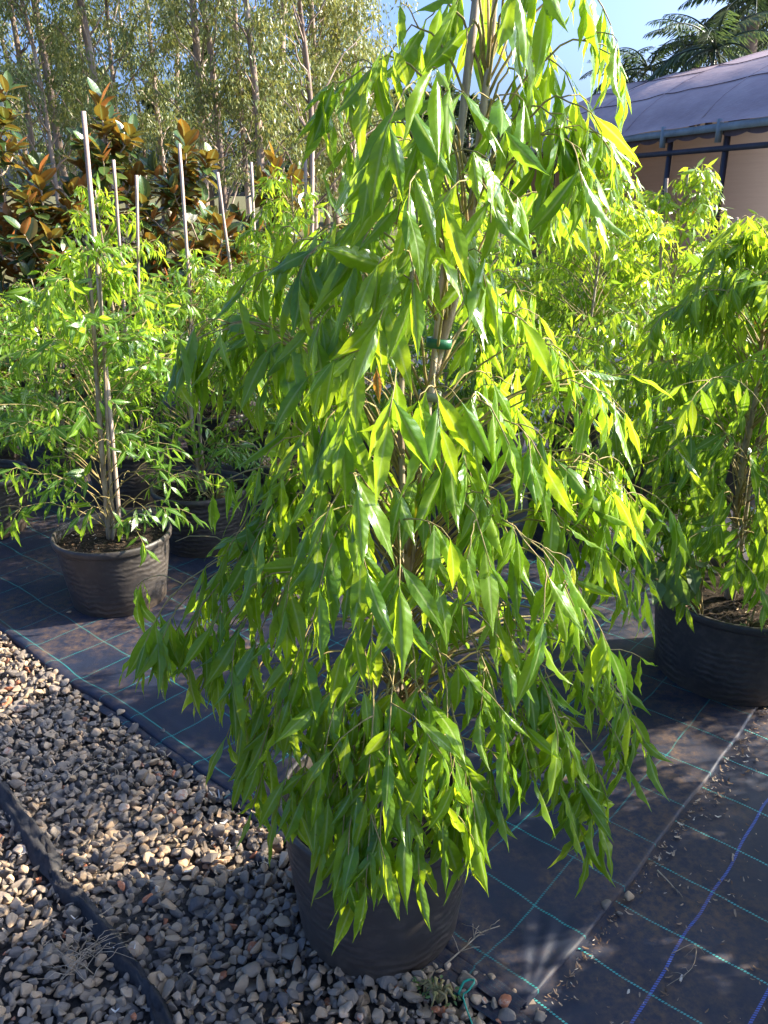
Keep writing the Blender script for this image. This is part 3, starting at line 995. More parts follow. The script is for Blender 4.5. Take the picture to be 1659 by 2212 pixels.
    for i in range(16):                                  # the far side of the crown
        z = r.uniform(0.45, 1.6)
        a = r.uniform(0.1, math.pi - 0.1)
        rad = (0.40 if z < 1.2 else 0.33) * r.uniform(0.6, 1.1)
        A = trunk_at(main, max(z - 0.1, zs + 0.1))
        T = np.array([A[0] + rad * math.cos(a), A[1] + rad * math.sin(a), z])
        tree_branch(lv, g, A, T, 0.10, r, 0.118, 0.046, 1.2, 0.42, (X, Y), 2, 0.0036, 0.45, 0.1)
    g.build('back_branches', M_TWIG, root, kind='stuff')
    # open the crown where the stake and the ground show through
    keep = []
    for i in range(len(lv.p)):
        mid = np.array(lv.p[i]) + nrm(lv.d[i]) * lv.l[i] * 0.5
        px, py, zz = to_px(mid)
        near = mid[1] < Y + 0.02
        on_stake = near and abs(px - (1035 - 0.114 * py)) < 46 and (py < 330 or 640 < py < 930)
        hole = any(((px - hx) / hw) ** 2 + ((py - hy) / hh) ** 2 < 1 for hx, hy, hw, hh in ((1020, 1425, 75, 50), (840, 1500, 80, 38), (890, 1170, 45, 40), (1300, 650, 150, 70), (1090, 175, 50, 60), (465, 1000, 90, 62), (760, 100, 90, 40), (400, 1220, 70, 60), (1330, 980, 60, 30), (1100, 560, 70, 50), (640, 480, 60, 60), (1290, 1000, 70, 35), (1000, 870, 45, 60)))
        if not (on_stake or hole):
            keep.append(i)
    for nm in 'pdnlt':
        setattr(lv, nm, [getattr(lv, nm)[i] for i in keep])
    # the dead orange leaf hanging beside the stake
    lv.put(np.array(at_y(814, 795, Y - 0.30)), np.array([0.05, 0, -1.0]), np.array([0.2, -1.0, 0.2]), 0.055, 0.99)
    emit_leaves(lv, LV_HERO, root, 300, 'foliage', M_LEAF, r)
    return len(lv.p)
n_hero = hero_tree()

# ---- the other potted trees of the same kind
def potted_tree(x, y, label, seed, top=1.5, base=0.5, rad=0.42, pot_r=0.235, pot_h=0.305, pot_b=0.19, nb=46, leaf=0.078, node=0.034, droop=0.75, bright=0.4, flush=0.15,
                stakes=(), limit=300, trunk_px=None, full=1.0, ntw=3, group=GROUP, holes=()):
    r = np.random.default_rng(seed)
    root = thing('potted_tree', label, 'potted tree', (x, y, 0.0), group)
    zs = pot(root, x, y, pot_r, pot_h, pot_b, seed=seed)
    if trunk_px:
        pts = [np.array(at_y(a, b, y)) for a, b in trunk_px]
        pts = [np.array([pts[0][0], y, zs - 0.02])] + pts[1:] + [pts[-1] + np.array([0, 0, max(top - pts[-1][2], 0.05)])]
    else:
        pts = [np.array([x, y, zs - 0.02]), np.array([x + r.uniform(-.03, .03), y, 0.7]), np.array([x + r.uniform(-.05, .05), y + r.uniform(-.04, .04), top])]
    path = spline(pts, 26)
    Geo().add(*tube(path, np.linspace(.0125, .003, 26) * (1 + .05 * r.normal(size=26)), 9)).build('trunk', M_BARK, root)
    p2 = path.copy() + np.array([0.022, -0.006, 0]) * np.linspace(1, 2.5, 26)[:, None]
    p2[0] = path[0] + np.array([0.01, -0.005, 0])
    Geo().add(*tube(p2[:18], np.linspace(.009, .003, 18), 8)).build('stem', M_BARK, root)
    for (sx, sy, w) in stakes:
        q = np.array(at_y(sx, sy, y))
        stake(root, [x + (q[0] - x) * 0.35, y, zs - 0.05], q, w, M_STAKE2, seed=seed + 5)
    lv = Leaves()
    g = Geo()
    for i in range(nb):
        f = (i + r.uniform(0, 1)) / nb
        z = base + (top - base) * f ** 0.85
        prof = math.sin(math.pi * min(0.18 + 0.80 * f, 1.0)) ** 0.7 * (0.78 if f > 0.6 else 1.0)
        rr = rad * max(prof, 0.25) * r.uniform(0.55, 1.12)
        a = r.uniform(0, 2 * math.pi)
        A = trunk_at(path, min(max(z - 0.30 * rr - 0.04, zs + 0.05), top - 0.05))
        T = np.array([A[0] + rr * math.cos(a), A[1] + rr * math.sin(a), z + r.uniform(-.04, .04)])
        b = bright + 0.25 * (f - 0.5)
        tree_branch(lv, g, A, T, 0.03 + 0.14 * rr, r, leaf, node, droop, b, (x, y), ntw, 0.0025, 0.40, flush * (0.4 + f), 0.42)
    g.build('branches', M_TWIG, root, kind='stuff')
    if holes:                                            # gaps where the bare trunk shows
        keep = []
        for i in range(len(lv.p)):
            mid = np.array(lv.p[i]) + nrm(lv.d[i]) * lv.l[i] * 0.5
            px, py, zz = to_px(mid)
            if not (mid[1] < y + 0.03 and any(((px - hx) / hw) ** 2 + ((py - hy) / hh) ** 2 < 1 for hx, hy, hw, hh in holes)):
                keep.append(i)
        for nm in 'pdnlt':
            setattr(lv, nm, [getattr(lv, nm)[i] for i in keep])
    emit_leaves(lv, LV_MED, root, limit, 'foliage', M_LEAF, r)
    return root

potted_tree(-1.115, 3.105, 'small weeping tree with bare pale lower trunk in left pot at the gravel edge', 11, top=1.42, base=0.36, rad=0.50, nb=76, leaf=0.092, droop=0.6, bright=0.40,
            stakes=((180, 240, 0.0115),), trunk_px=[(236, 1160), (222, 1000), (208, 800), (196, 620), (190, 540)], limit=300, holes=((226, 1060, 34, 130), (206, 800, 22, 110), (300, 1050, 60, 60)))
potted_tree(-0.87, 3.68, 'leafy small tree with a thin pale stake in shaded pot right behind the left pot', 12, top=1.36, base=0.36, rad=0.48, nb=66, leaf=0.075, droop=0.55, bright=0.33,
            stakes=((388, 310, 0.010),), limit=200)
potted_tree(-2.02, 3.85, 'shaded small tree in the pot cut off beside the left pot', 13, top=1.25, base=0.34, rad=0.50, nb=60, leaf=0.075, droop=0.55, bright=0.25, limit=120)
potted_tree(-1.42, 4.35, 'small tree with bright yellow-green tip between two short stakes', 14, top=1.62, base=0.32, rad=0.46, nb=64, leaf=0.085, droop=0.85, bright=0.45, flush=0.3,
            stakes=((245, 345, 0.011), (295, 378, 0.011)), limit=160)
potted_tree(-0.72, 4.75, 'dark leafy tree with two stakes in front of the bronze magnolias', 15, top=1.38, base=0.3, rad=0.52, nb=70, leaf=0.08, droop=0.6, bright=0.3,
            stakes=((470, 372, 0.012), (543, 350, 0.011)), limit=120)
potted_tree(-0.42, 4.10, 'bushy lime tree with tall stake left of the big weeping tree', 16, top=1.68, base=0.4, rad=0.46, nb=80, leaf=0.085, droop=0.75, bright=0.45, flush=0.28,
            stakes=((675, 265, 0.0115), (660, 335, 0.010)), limit=200)
potted_tree(0.28, 3.9, 'weeping tree right behind the big front tree', 17, top=1.70, base=0.35, rad=0.50, nb=100, leaf=0.09, droop=0.85, bright=0.42, flush=0.2, limit=120)
potted_tree(1.23, 2.55, 'large weeping tree with forked trunk in wide pot by the mat seam', 18, top=1.50, base=0.44, rad=0.66, pot_r=0.28, pot_h=0.315, pot_b=0.245, nb=140, leaf=0.112, droop=1.35,
            bright=0.56, flush=0.10, trunk_px=[(1585, 1215), (1605, 1000), (1632, 860), (1650, 700)], limit=300, holes=((1602, 1090, 36, 130), (1636, 890, 26, 90)))
potted_tree(0.92, 3.75, 'tall lime weeping tree in the sunlit row before the shed', 19, top=1.80, base=0.35, rad=0.52, nb=120, leaf=0.085, droop=0.85, bright=0.70, flush=0.2, limit=160)  # sunlit row: leaf tint raised to stand in for stronger sunlight
potted_tree(1.42, 4.15, 'golden lime weeping tree with two leaning stakes below the shed wall', 20, top=1.70, base=0.4, rad=0.52, nb=115, leaf=0.085, droop=0.85, bright=0.72, flush=0.2,
            stakes=((1440, 385, 0.011), (1517, 415, 0.010)), limit=160)
potted_tree(1.95, 4.35, 'sunlit weeping tree with short stake at the end of the bright row', 21, top=1.40, base=0.4, rad=0.55, nb=105, leaf=0.085, droop=0.85, bright=0.7, flush=0.2,
            stakes=((1592, 470, 0.010),), limit=120)
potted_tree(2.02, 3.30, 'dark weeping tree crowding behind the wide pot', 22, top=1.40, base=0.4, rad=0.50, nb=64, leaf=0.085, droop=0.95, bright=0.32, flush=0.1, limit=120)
potted_tree(2.35, 5.3, 'bright weeping tree close under the brown shed wall', 23, top=1.45, base=0.4, rad=0.6, nb=90, leaf=0.09, droop=0.85, bright=0.72, flush=0.2, limit=80)  # sunlight put into the leaf tint here and on the next tree
potted_tree(1.25, 5.0, 'bright weeping tree hidden behind the sunlit row', 24, top=1.62, base=0.4, rad=0.6, nb=90, leaf=0.09, droop=0.85, bright=0.72, flush=0.2, limit=80)
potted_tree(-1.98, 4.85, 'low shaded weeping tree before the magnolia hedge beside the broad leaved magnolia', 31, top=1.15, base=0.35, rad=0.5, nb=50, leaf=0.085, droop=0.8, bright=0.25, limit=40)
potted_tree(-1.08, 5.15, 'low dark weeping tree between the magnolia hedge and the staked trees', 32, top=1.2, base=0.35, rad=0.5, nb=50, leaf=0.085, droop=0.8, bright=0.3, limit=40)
potted_tree(-0.12, 4.85, 'weeping tree filling the gap behind the bushy lime tree', 33, top=1.5, base=0.3, rad=0.5, nb=60, leaf=0.085, droop=0.8, bright=0.4, limit=40)
potted_tree(0.62, 4.75, 'weeping tree deep in the row behind the big front tree', 34, top=1.6, base=0.3, rad=0.5, nb=70, leaf=0.085, droop=0.8, bright=0.45, limit=40)
potted_tree(0.30, 5.7, 'rearmost weeping tree behind the big front tree', 35, top=1.7, base=0.3, rad=0.6, nb=70, leaf=0.09, droop=0.8, bright=0.45, limit=40)
# neighbours of the row beyond the frame, whose shadows fall on the mat
potted_tree(1.98, 1.75, 'weeping tree beside the wide pot whose shade falls across the mat', 25, top=1.78, base=0.30, rad=0.54, nb=150, leaf=0.12, droop=0.9, bright=0.25, limit=10, ntw=4)
potted_tree(1.72, 1.02, 'weeping tree beside the blue threaded mat shading its open end', 27, top=1.72, base=0.30, rad=0.48, nb=140, leaf=0.12, droop=0.9, bright=0.25, limit=10, ntw=4)
potted_tree(2.95, 2.45, 'second weeping tree beyond the wide pot in the shading row', 26, top=1.75, base=0.45, rad=0.52, nb=60, leaf=0.095, droop=0.9, bright=0.35, limit=10)

# ------------------------------------------------------------------ magnolias
def magnolia(x, y, top, label, seed, rad=0.55, nb=26, limit=260, base=0.35):
    r = np.random.default_rng(seed)
    root = thing('magnolia_tree', label, 'magnolia', (x, y, 0), 'bronze leaved magnolias')
    zs = pot(root, x, y, 0.25, 0.34, 0.2, seed=seed)
    path = spline([[x, y, zs - .02], [x + r.uniform(-.05, .05), y, top * .5], [x + r.uniform(-.06, .06), y, top - 0.06]], 24)
    Geo().add(*tube(path, np.linspace(.018, .006, 24), 8)).build('trunk', M_BARK, root)
    lv, g = Leaves(), Geo()
    def shoot(P, n, L, spread):
        m = len(P)
        for k in range(n):
            f = 1 - (k / n) ** 1.0 * 0.62
            i = f * (m - 1)
            i0 = min(int(i), m - 2)
            p = P[i0] + (P[i0 + 1] - P[i0]) * (i - i0)
            tan = nrm(P[i0 + 1] - P[i0])
            a = k * 2.4 + r.uniform(-.4, .4)
            s = nrm(np.cross(tan, [0.3, 0.9, 0.1]))
            q = np.cross(s, tan)
            lat = s * math.cos(a) + q * math.sin(a)
            el = 0.95 - spread * 2.3 * (k / n)
            d = nrm(tan * el + lat * (0.55 + 0.5 * k / n) + r.normal(size=3) * 0.12)
            nn = -lat * 0.5 + tan * 0.7 + UP * 1.0 + r.normal(size=3) * 0.15     # upper face towards the shoot tip
            lv.put(p, d, nn, L * r.uniform(0.75, 1.15), float(np.clip(0.45 + 0.25 * r.normal(), 0, 1)))
    shoot(path[-9:], 26, 0.155, 0.7)
    for i in range(nb):
        f = (i + r.uniform()) / nb
        z = base + (top - base - 0.25) * f
        rr = rad * (1.05 - 0.75 * f) * r.uniform(0.6, 1.15)
        a = i * 2.4 + r.uniform(-.5, .5)
        A = trunk_at(path, max(z - 0.5 * rr, zs + .05))
        T = np.array([A[0] + rr * math.cos(a), A[1] + rr * math.sin(a), z + 0.10])
        P = A + (T - A) * np.linspace(0, 1, 7)[:, None] ** np.array([1, 1, 1.5])
        g.add(*tube(P, np.linspace(.008, .004, 7), 6))
        shoot(P, int(r.integers(11, 17)), 0.145, 0.6)
        for q in range(1):
            Q = P[4] + nrm(np.array([r.normal(), r.normal(), 1.2])) * rr * 0.5 * np.linspace(0, 1, 5)[:, None]
            g.add(*tube(Q, np.linspace(.005, .003, 5), 5))
            shoot(Q, 10, 0.135, 0.6)
    g.build('branches', M_BARK, root, kind='stuff')
    emit_leaves(lv, LV_MAG, root, limit, 'foliage', M_MAG, r)
    return root
magnolia(-2.83, 6.45, 2.46, 'tallest bronze magnolia with stacked upright leaf whorls', 51, 0.62, 30)
magnolia(-2.00, 6.40, 2.27, 'bronze magnolia with rust leaves rising between the pale stakes', 52, 0.62, 28)
magnolia(-1.47, 6.55, 2.05, 'shorter bronze magnolia carrying a white flower', 53, 0.60, 28)
magnolia(-0.85, 6.90, 1.88, 'low magnolia tip just above the bushy lime tree', 54, 0.60, 22, 200)
magnolia(-2.42, 6.10, 1.78, 'low dense magnolia between two taller ones', 55, 0.65, 30)
magnolia(-3.25, 6.00, 1.75, 'dense magnolia at the end of the hedge', 56, 0.7, 30)
magnolia(-2.55, 5.05, 1.18, 'low broad leaved magnolia behind the shaded cut off pot', 57, 0.5, 20, 200)
magnolia(-1.15, 5.9, 1.45, 'low dense magnolia filling the hedge behind the stakes', 58, 0.65, 28)
magnolia(-0.3, 6.6, 1.55, 'magnolia mostly hidden by the big front tree', 59, 0.6, 20, 100)

# the white magnolia flower
fl = at_y(412, 484, 6.05)
ft = thing('magnolia_flower', 'white open magnolia flower among bronze leaves', 'flower', tuple(fl))
for k in range(9):
    a = k * 2 * math.pi / 9 * 2
    o = bpy.data.objects.new('petal', LV_PETAL[k % 4][1])
    COL.objects.link(o)
    o.parent = ft
    d = nrm(np.array([math.cos(a) * 0.8, math.sin(a) * 0.8, 0.75 if k < 5 else 0.25]))
    nn = np.array([-math.cos(a) * .6, -math.sin(a) * .6, 0.9])
    xx = nrm(np.cross(d, nn)); zz = np.cross(xx, d)
    L = 0.085
    o.matrix_local = Matrix(((xx[0] * L, d[0] * L, zz[0] * L, 0), (xx[1] * L, d[1] * L, zz[1] * L, 0), (xx[2] * L, d[2] * L, zz[2] * L, 0), (0, 0, 0, 1)))
    o.color = (0.3, 0, 0, 1)
V, F, uv = tube([fl + Vector((0.02, 0.30, -0.25)), fl + Vector((0.005, 0.08, -.06)), fl + Vector((0, 0, 0.01))], [.006, .006, .008], 6)
Geo().add(V, F, uv).build('stalk', M_BARK, ft)

# ------------------------------------------------------------------ tall background trees
def blades(P, D, S, L, W, tint, droop=None):
    """diamond leaf blades; P base, D direction, S side"""
    D, S = nrm(D), nrm(S)
    mid = P + D * (L * 0.45)[:, None]
    tip = P + D * L[:, None]
    w = W[:, None]
    V = np.stack([P, mid + S * w, tip, mid - S * w], 1).reshape(-1, 3)
    F = np.arange(len(P) * 4).reshape(-1, 4)
    uv = np.tile(np.array([[.5, 0], [1, .45], [.5, 1], [0, .45]]), (len(P), 1))
    return V, F, uv, np.repeat(tint, 4)

def gum(x, y, h, label, seed, first=0.18, spread=2.2, n_clump=26, leaves=170, lean=0.0):
    r = np.random.default_rng(seed)
    root = thing('gum_tree', label, 'gum tree', (x, y, 0), 'tall gum trees behind the nursery')
    path = spline([[x, y, -0.1], [x + lean * .3 + r.normal() * .15, y, h * .35], [x + lean * .7 + r.normal() * .3, y, h * .7], [x + lean + r.normal() * .4, y, h]], 24)
    tg = Geo()
    tg.add(*tube(path, np.linspace(0.15, 0.05, 24) * r.uniform(0.5, 1.25), 8))
    tg.build('trunk', M_GUMBARK, root)
    bg_, lg = Geo(), Geo()
    for i in range(n_clump):
        f = first + (1 - first) * (i + r.uniform()) / n_clump
        z = h * f
        A = trunk_at(path, z * 0.97)
        a = r.uniform(0, 6.28)
        ln = spread * r.uniform(0.3, 1.0) * (1.1 - 0.45 * f)
        T = A + np.array([math.cos(a) * ln, math.sin(a) * ln, ln * r.uniform(0.5, 1.3)])
        P = branch_path(A, T, 0.12 * ln, 8, 0.04, r)
        bg_.add(*tube(P, np.linspace(0.035, 0.010, 8) * (1.15 - 0.6 * f), 5))
        ends = [P[-1], P[5], P[-1] + r.normal(size=3) * 0.45, P[6] + r.normal(size=3) * 0.5]
        for e in ends:
            if r.uniform() < 0.12:
                continue
            k = int(leaves * r.uniform(0.2, 1.2) / 2.0)
            c = e + r.normal(size=3) * 0.1
            # strands hanging from a small dome
            th = r.uniform(0, 6.28, k)
            q = np.sqrt(r.uniform(0, 1, k)) * r.uniform(0.24, 0.46)
            hang = r.uniform(0, 1, k) ** 1.3 * r.uniform(0.35, 0.8)
            pos = np.stack([c[0] + q * np.cos(th), c[1] + q * np.sin(th), c[2] + 0.35 * (1 - (q / .6) ** 2) - hang], -1)
            D = np.stack([0.5 * np.cos(th) + 0.4 * r.normal(size=k), 0.5 * np.sin(th) + 0.4 * r.normal(size=k), -1.0 + 0.5 * r.normal(size=k)], -1)
            S = r.normal(size=(k, 3))
            S -= nrm(D) * np.sum(S * nrm(D), 1)[:, None]
            lg.add(*blades(pos, D, S, r.uniform(0.12, 0.23, k), r.uniform(0.018, 0.032, k), np.clip(r.normal(0.5, 0.2, k) + 0.18 * r.normal(), 0, 1)))
    bg_.build('limbs', M_GUMBARK, root, kind='stuff')
    lg.build('crown', M_GUM, root, kind='stuff')

rg = np.random.default_rng(300)
gum_words = ['slender gum tree', 'thin leaning gum tree', 'pale trunked gum tree', 'bushy olive gum tree', 'straight bare stemmed gum tree']
spots = []
for i in range(26):
    px = -110 + 900 * (i + rg.uniform(0.1, 0.9)) / 26
    spots.append((px, rg.uniform(26, 40)))
spots += [(770, 31.0), (735, 36.0)]
for i, (px, Yg) in enumerate(spots):
    x = (px - 829.5) / FPX * Yg * 1.02
    hh = rg.uniform(12.5, 16.0) if px < 640 else (11.5 if px < 735 else 9.7)
    gum(x, Yg, hh, 'tall gum tree in the olive stand behind the magnolia hedge' if px < 700 else 'shorter gum tree closing the end of the olive stand', 400 + i,
        first=rg.uniform(0.03, 0.16), spread=2.3 if px < 700 else 2.0, n_clump=34, leaves=165, lean=rg.normal() * 0.25)

def pine(x, y, h, w, label, seed, n=2600):
    r = np.random.default_rng(seed)
    root = thing('pine_tree', label, 'pine tree', (x, y, 0), 'dark pines on the skyline')
    Geo().add(*tube([[x, y, -.1], [x, y, h * .6], [x, y, h * .97]], [0.2, .13, .03], 7)).build('trunk', M_GUMBARK, root)
    lg = Geo()
    f = r.uniform(0, 1, n) ** 0.8
    z = h * (0.22 + 0.78 * f)
    lump = 0.65 + 0.35 * np.sin(z * 4.0 + r.uniform(0, 6, 1))
    th = r.uniform(0, 6.28, n)
    lobes = 1 + 0.28 * np.sin(th * 5 + z * 3) + 0.2 * np.sin(th * 3 - z * 5)
    q = w * (1.02 - f) ** 0.7 * lump * lobes * np.sqrt(r.uniform(0.15, 1, n))
    P = np.stack([x + q * np.cos(th), y + q * np.sin(th), z - 0.2 * q], -1)
    D = np.stack([np.cos(th), np.sin(th), 0.25 + 0.5 * r.normal(size=n)], -1) + 0.4 * r.normal(size=(n, 3))
    S = np.cross(D, r.normal(size=(n, 3)))
    lg.add(*blades(P, D, S, r.uniform(0.25, 0.5, n), r.uniform(0.05, 0.11, n), np.clip(r.normal(0.45, 0.25, n), 0, 1)))
    lg.build('crown', M_PINE, root, kind='stuff')
pl = [(700, 232, 46, 2.6), (760, 205, 52, 2.8), (812, 168, 48, 2.4), (862, 196, 55, 3.0), (915, 205, 50, 2.6), (965, 186, 54, 2.8), (1015, 210, 50, 2.6), (1070, 220, 56, 3.2), (1125, 232, 52, 2.8),
      (120, 60, 48, 2.6), (215, 150, 50, 2.6), (430, 60, 50, 2.4), (330, 180, 52, 2.8), (560, 150, 52, 2.6), (640, 190, 50, 2.4)]
for i, (px, py, Yp, w) in enumerate(pl):
    t = at_y(px, py, Yp)
    pine(t.x, Yp, t.z, w, 'dark rounded pine on the skyline between gum stand and shed' if px > 690 else 'dark pine standing deep behind the gum stand', 500 + i)

# ------------------------------------------------------------------ shade-cloth shed
def simple_mat(name, col, rough=0.6, spec=0.3, var=0.25, scale=3.0, bump=0.15, bdist=0.01):
    return surf_mat(name, [(0.3, tuple(c * (1 - var) for c in col)), (0.7, tuple(min(c * (1 + var), 1) for c in col))], scale, rough, spec, bump, bdist)
M_ROOF = surf_mat('purple_grey_sheet', [(0.25, (0.25, 0.185, 0.20)), (0.5, (0.33, 0.25, 0.265)), (0.8, (0.42, 0.34, 0.345))], 0.9, 0.6, 0.35, 0.35, 0.05, stretch=(1, 1, 2.5))
M_STEEL = simple_mat('galvanised_steel', (0.20, 0.26, 0.30), 0.5, 0.5)
M_DARKST = simple_mat('dark_rail', (0.04, 0.042, 0.06), 0.5, 0.4)
M_TRIM = simple_mat('dark_batten', (0.10, 0.08, 0.10), 0.8, 0.2)
def cloth_mat():
    m, nt, out = new_mat('brown_shade_cloth')
    n = N(nt)
    tc = n.new('ShaderNodeTexCoord').outputs['Object']
    mp = n.new('ShaderNodeMapping')
    mp.inputs['Scale'].default_value = (0.6, 0.6, 14)
    n.link(tc, mp.inputs[0])
    f = n.noise(mp.outputs[0], 1.5, 5, 0.7)
    c = n.ramp(f, [(0.3, (0.13, 0.095, 0.070)), (0.7, (0.20, 0.150, 0.110))])
    p = n.principled(c, 0.85, 0.1)
    tr = n.new('ShaderNodeBsdfTranslucent')
    n.link(n.mix(0.7, c, (0.52, 0.39, 0.29)), tr.inputs[0])
    mx = n.new('ShaderNodeMixShader')
    mx.inputs[0].default_value = 0.6
    n.link(p, mx.inputs[1]); n.link(tr.outputs[0], mx.inputs[2])
    n.link(mx.outputs[0], out.inputs[0])
    return m
M_CLOTH = cloth_mat()
EZ = 2.78
ea, eb = np.array(at_z(1330, 302, EZ)), np.array(at_z(1659, 260, EZ))
sd = nrm((eb - ea)[:2])                                   # towards the camera
sw = np.array([-sd[1], sd[0]])
if sw[0] < 0:
    sw = -sw
far = ea[:2] - sd * 5.6
SL, HW, RISE = 11.8, 4.6, 1.95
shed = thing('shade_house', 'long shade house with purple grey curved roof and brown cloth walls', 'shed', (float(far[0]), float(far[1]), 0))
def sp3(s, w, z):
    q = far + sd * s + sw * w
    return np.array([q[0], q[1], z])
def roof_z(w):
    k = np.clip(w / (2 * HW), 0, 1)
    return EZ + 0.05 + RISE * np.sin(math.pi * k) ** 0.68
def roof_fx(S, W):
    sag = -0.10 * np.sin(math.pi * ((S / 3.0) % 1.0)) ** 1.0 * np.sin(math.pi * W / (2 * HW)) * (1 + 0.5 * np.sin(S * 1.3))
    z = roof_z(W) + sag + 0.02 * vnoise(S * 2, W * 2, 61)
    x = far[0] + sd[0] * S + sw[0] * W
    y = far[1] + sd[1] * S + sw[1] * W
    return x, y, z
us, ws = np.linspace(-0.3, SL, 90), np.linspace(-0.12, 2 * HW + .12, 50)
ro = grid_mesh('roof', us, ws, roof_fx, M_ROOF)
ro.parent = shed; ro.location = -shed.location
for wq in (0.9, 2.15, 3.4):                                # battens lacing the sheets together
    P = []
    for s in np.linspace(-0.25, SL, 120):
        x, y, z = roof_fx(np.array(s), np.array(wq))
        P.append([x, y, z + 0.012])
    Geo().add(*tube(P, 0.009, 5)).build('roof_seam', M_TRIM, ro)
for s in np.arange(0, SL, 3.0):                            # rib under the sheet showing as a ridge
    P = []
    for w in np.linspace(-.05, 2 * HW, 40):
        x, y, z = roof_fx(np.array(s), np.array(w))
        P.append([x, y, z - 0.014])
    Geo().add(*tube(P, 0.03, 6)).build('roof_rib', M_ROOF, ro)
Geo().add(*beam_vf(sp3(-.3, -0.07, EZ - 0.02), sp3(SL, -0.07, EZ - 0.02), 0.06, 0.13)).build('gutter', M_STEEL, shed)
# scalloped hem of the roof sheet
us = np.linspace(-.2, SL, 260)
def hem_fx(S, T):
    d = 0.06 + 0.06 * np.abs(np.sin(S * math.pi / 0.75)) ** 0.7
    return far[0] + sd[0] * S + sw[0] * 0.0, far[1] + sd[1] * S + sw[1] * 0.0, EZ - 0.07 - T * d
hm = grid_mesh('hem', us, np.linspace(0, 1, 3), hem_fx, M_TRIM)
hm.parent = ro
Geo().add(*beam_vf(sp3(-.2, 0.06, EZ - 0.38), sp3(SL, 0.06, EZ - 0.38), 0.05, 0.10)).build('rail', M_DARKST, shed)
posts = list(np.linspace(0, SL - 0.05, 7))
for s in posts:
    Geo().add(*beam_vf(sp3(s, 0.10, -0.02), sp3(s, 0.10, EZ + 0.02), 0.09, 0.09, (0, 1, 0))).build('post', M_DARKST, shed)
    Geo().add(*beam_vf(sp3(s, -0.085, EZ + 0.12), sp3(s, -0.085, EZ - 0.28), 0.10, 0.07, (sd[0], sd[1], 0))).build('bracket', M_STEEL, shed)
for s0, s1 in zip(posts[:-1], posts[1:]):
    def wall_fx(S, Z):
        return far[0] + sd[0] * S + sw[0] * (0.17 + 0.02 * np.sin((S - s0) * 3)), far[1] + sd[1] * S + sw[1] * (0.17 + 0.02 * np.sin((S - s0) * 3)), Z
    wo_ = grid_mesh('wall_panel', np.linspace(s0 + .005, s1 - .005, 8), np.linspace(-0.02, EZ - 0.02, 8), wall_fx, M_CLOTH)
    wo_.parent = shed; wo_.location = -shed.location
# end gable and far side
V = [sp3(0.02, w, z) for w in np.linspace(0.2, 2 * HW - 0.2, 20) for z in (-0.02, 1)]
V = np.array(V)
V[1::2, 2] = roof_z(np.linspace(0.2, 2 * HW - 0.2, 20)) - 0.12
F = [(2 * i, 2 * i + 2, 2 * i + 3, 2 * i + 1) for i in range(19)]
Geo().add(V, F).build('gable', M_CLOTH, shed)
V = np.array([sp3(0.1, 2 * HW - .1, -0.02), sp3(SL, 2 * HW - .1, -.02), sp3(SL, 2 * HW - .1, EZ), sp3(.1, 2 * HW - .1, EZ)])
Geo().add(V, [(0, 1, 2, 3)]).build('far_wall', M_CLOTH, shed)

# ------------------------------------------------------------------ palms
def palm(x, y, h, frond, nf, label, seed, trunk_r=0.16):
    r = np.random.default_rng(seed)
    root = thing('palm_tree', label, 'palm tree', (x, y, 0), 'palms behind the shed')
    path = spline([[x, y, -.1], [x + .1, y, h * .5], [x, y, h]], 20)
    Geo().add(*tube(path[:-1], np.linspace(trunk_r * 1.2, trunk_r * 0.8, 19), 10)).build('trunk', M_PALMBARK, root)
    for k in range(nf):
        a = k * 2.4 + r.uniform(-.3, .3)
        el = 1.25 - 1.7 * (k / nf) + r.uniform(-.15, .15)
        m = 22
        s = np.linspace(0, 1, m)
        L = frond * r.uniform(0.85, 1.1)
        e = el - s * 1.35
        out = np.concatenate([[0], np.cumsum(np.cos(e[1:]))]) * L / m
        up = np.concatenate([[0], np.cumsum(np.sin(e[1:]))]) * L / m
        P = np.stack([path[-1][0] + out * math.cos(a), path[-1][1] + out * math.sin(a), h + up], -1)
        g = Geo()
        g.add(*tube(P, np.linspace(0.035, 0.006, m), 5))
        nl = 34
        si = np.linspace(0.12, 0.99, nl)
        pos = np.stack([np.interp(si, s, P[:, c]) for c in range(3)], -1)
        tan = nrm(np.stack([np.interp(si, s, np.gradient(P[:, c])) for c in range(3)], -1))
        side = nrm(np.cross(tan, UP))
        for sg in (1, -1):
            D = side * sg * 0.8 + tan * 0.55 - UP * r.uniform(0.3, 0.9, nl)[:, None] + r.normal(size=(nl, 3)) * .1
            ll = 0.62 * np.sin(math.pi * (0.15 + 0.8 * si)) ** 0.6 * r.uniform(.8, 1.1, nl) * frond / 2.6
            g.add(*blades(pos, D, np.cross(D, side * sg + UP * .5), ll, ll * 0.055, np.clip(r.normal(.4, .25, nl), 0, 1)))
        g.build('frond', M_PALM, root)
def place_palm(px, py, Y, frond, nf, label, seed, tr=0.10):
    t = at_y(px, py, Y)
    palm(t.x, Y, t.z, frond, nf, label, seed, tr)
place_palm(1625, 5, 26, 2.3, 24, 'tall dark palm with thick trunk rising over the shed roof', 71, 0.30)
place_palm(1690, 60, 27, 2.8, 18, 'dense palm tucked beside the tall palm trunk', 74)
place_palm(1510, 98, 27, 1.9, 18, 'middle height palm left of the tall palm', 72)
place_palm(1545, 105, 24, 2.0, 16, 'low palm in front of the tall palm trunk', 75)
place_palm(1400, 150, 28, 1.9, 15, 'short palm peeping over the roof crest', 73)
place_palm(1340, 165, 29, 1.5, 12, 'smallest palm showing only frond tips over the roof', 76)

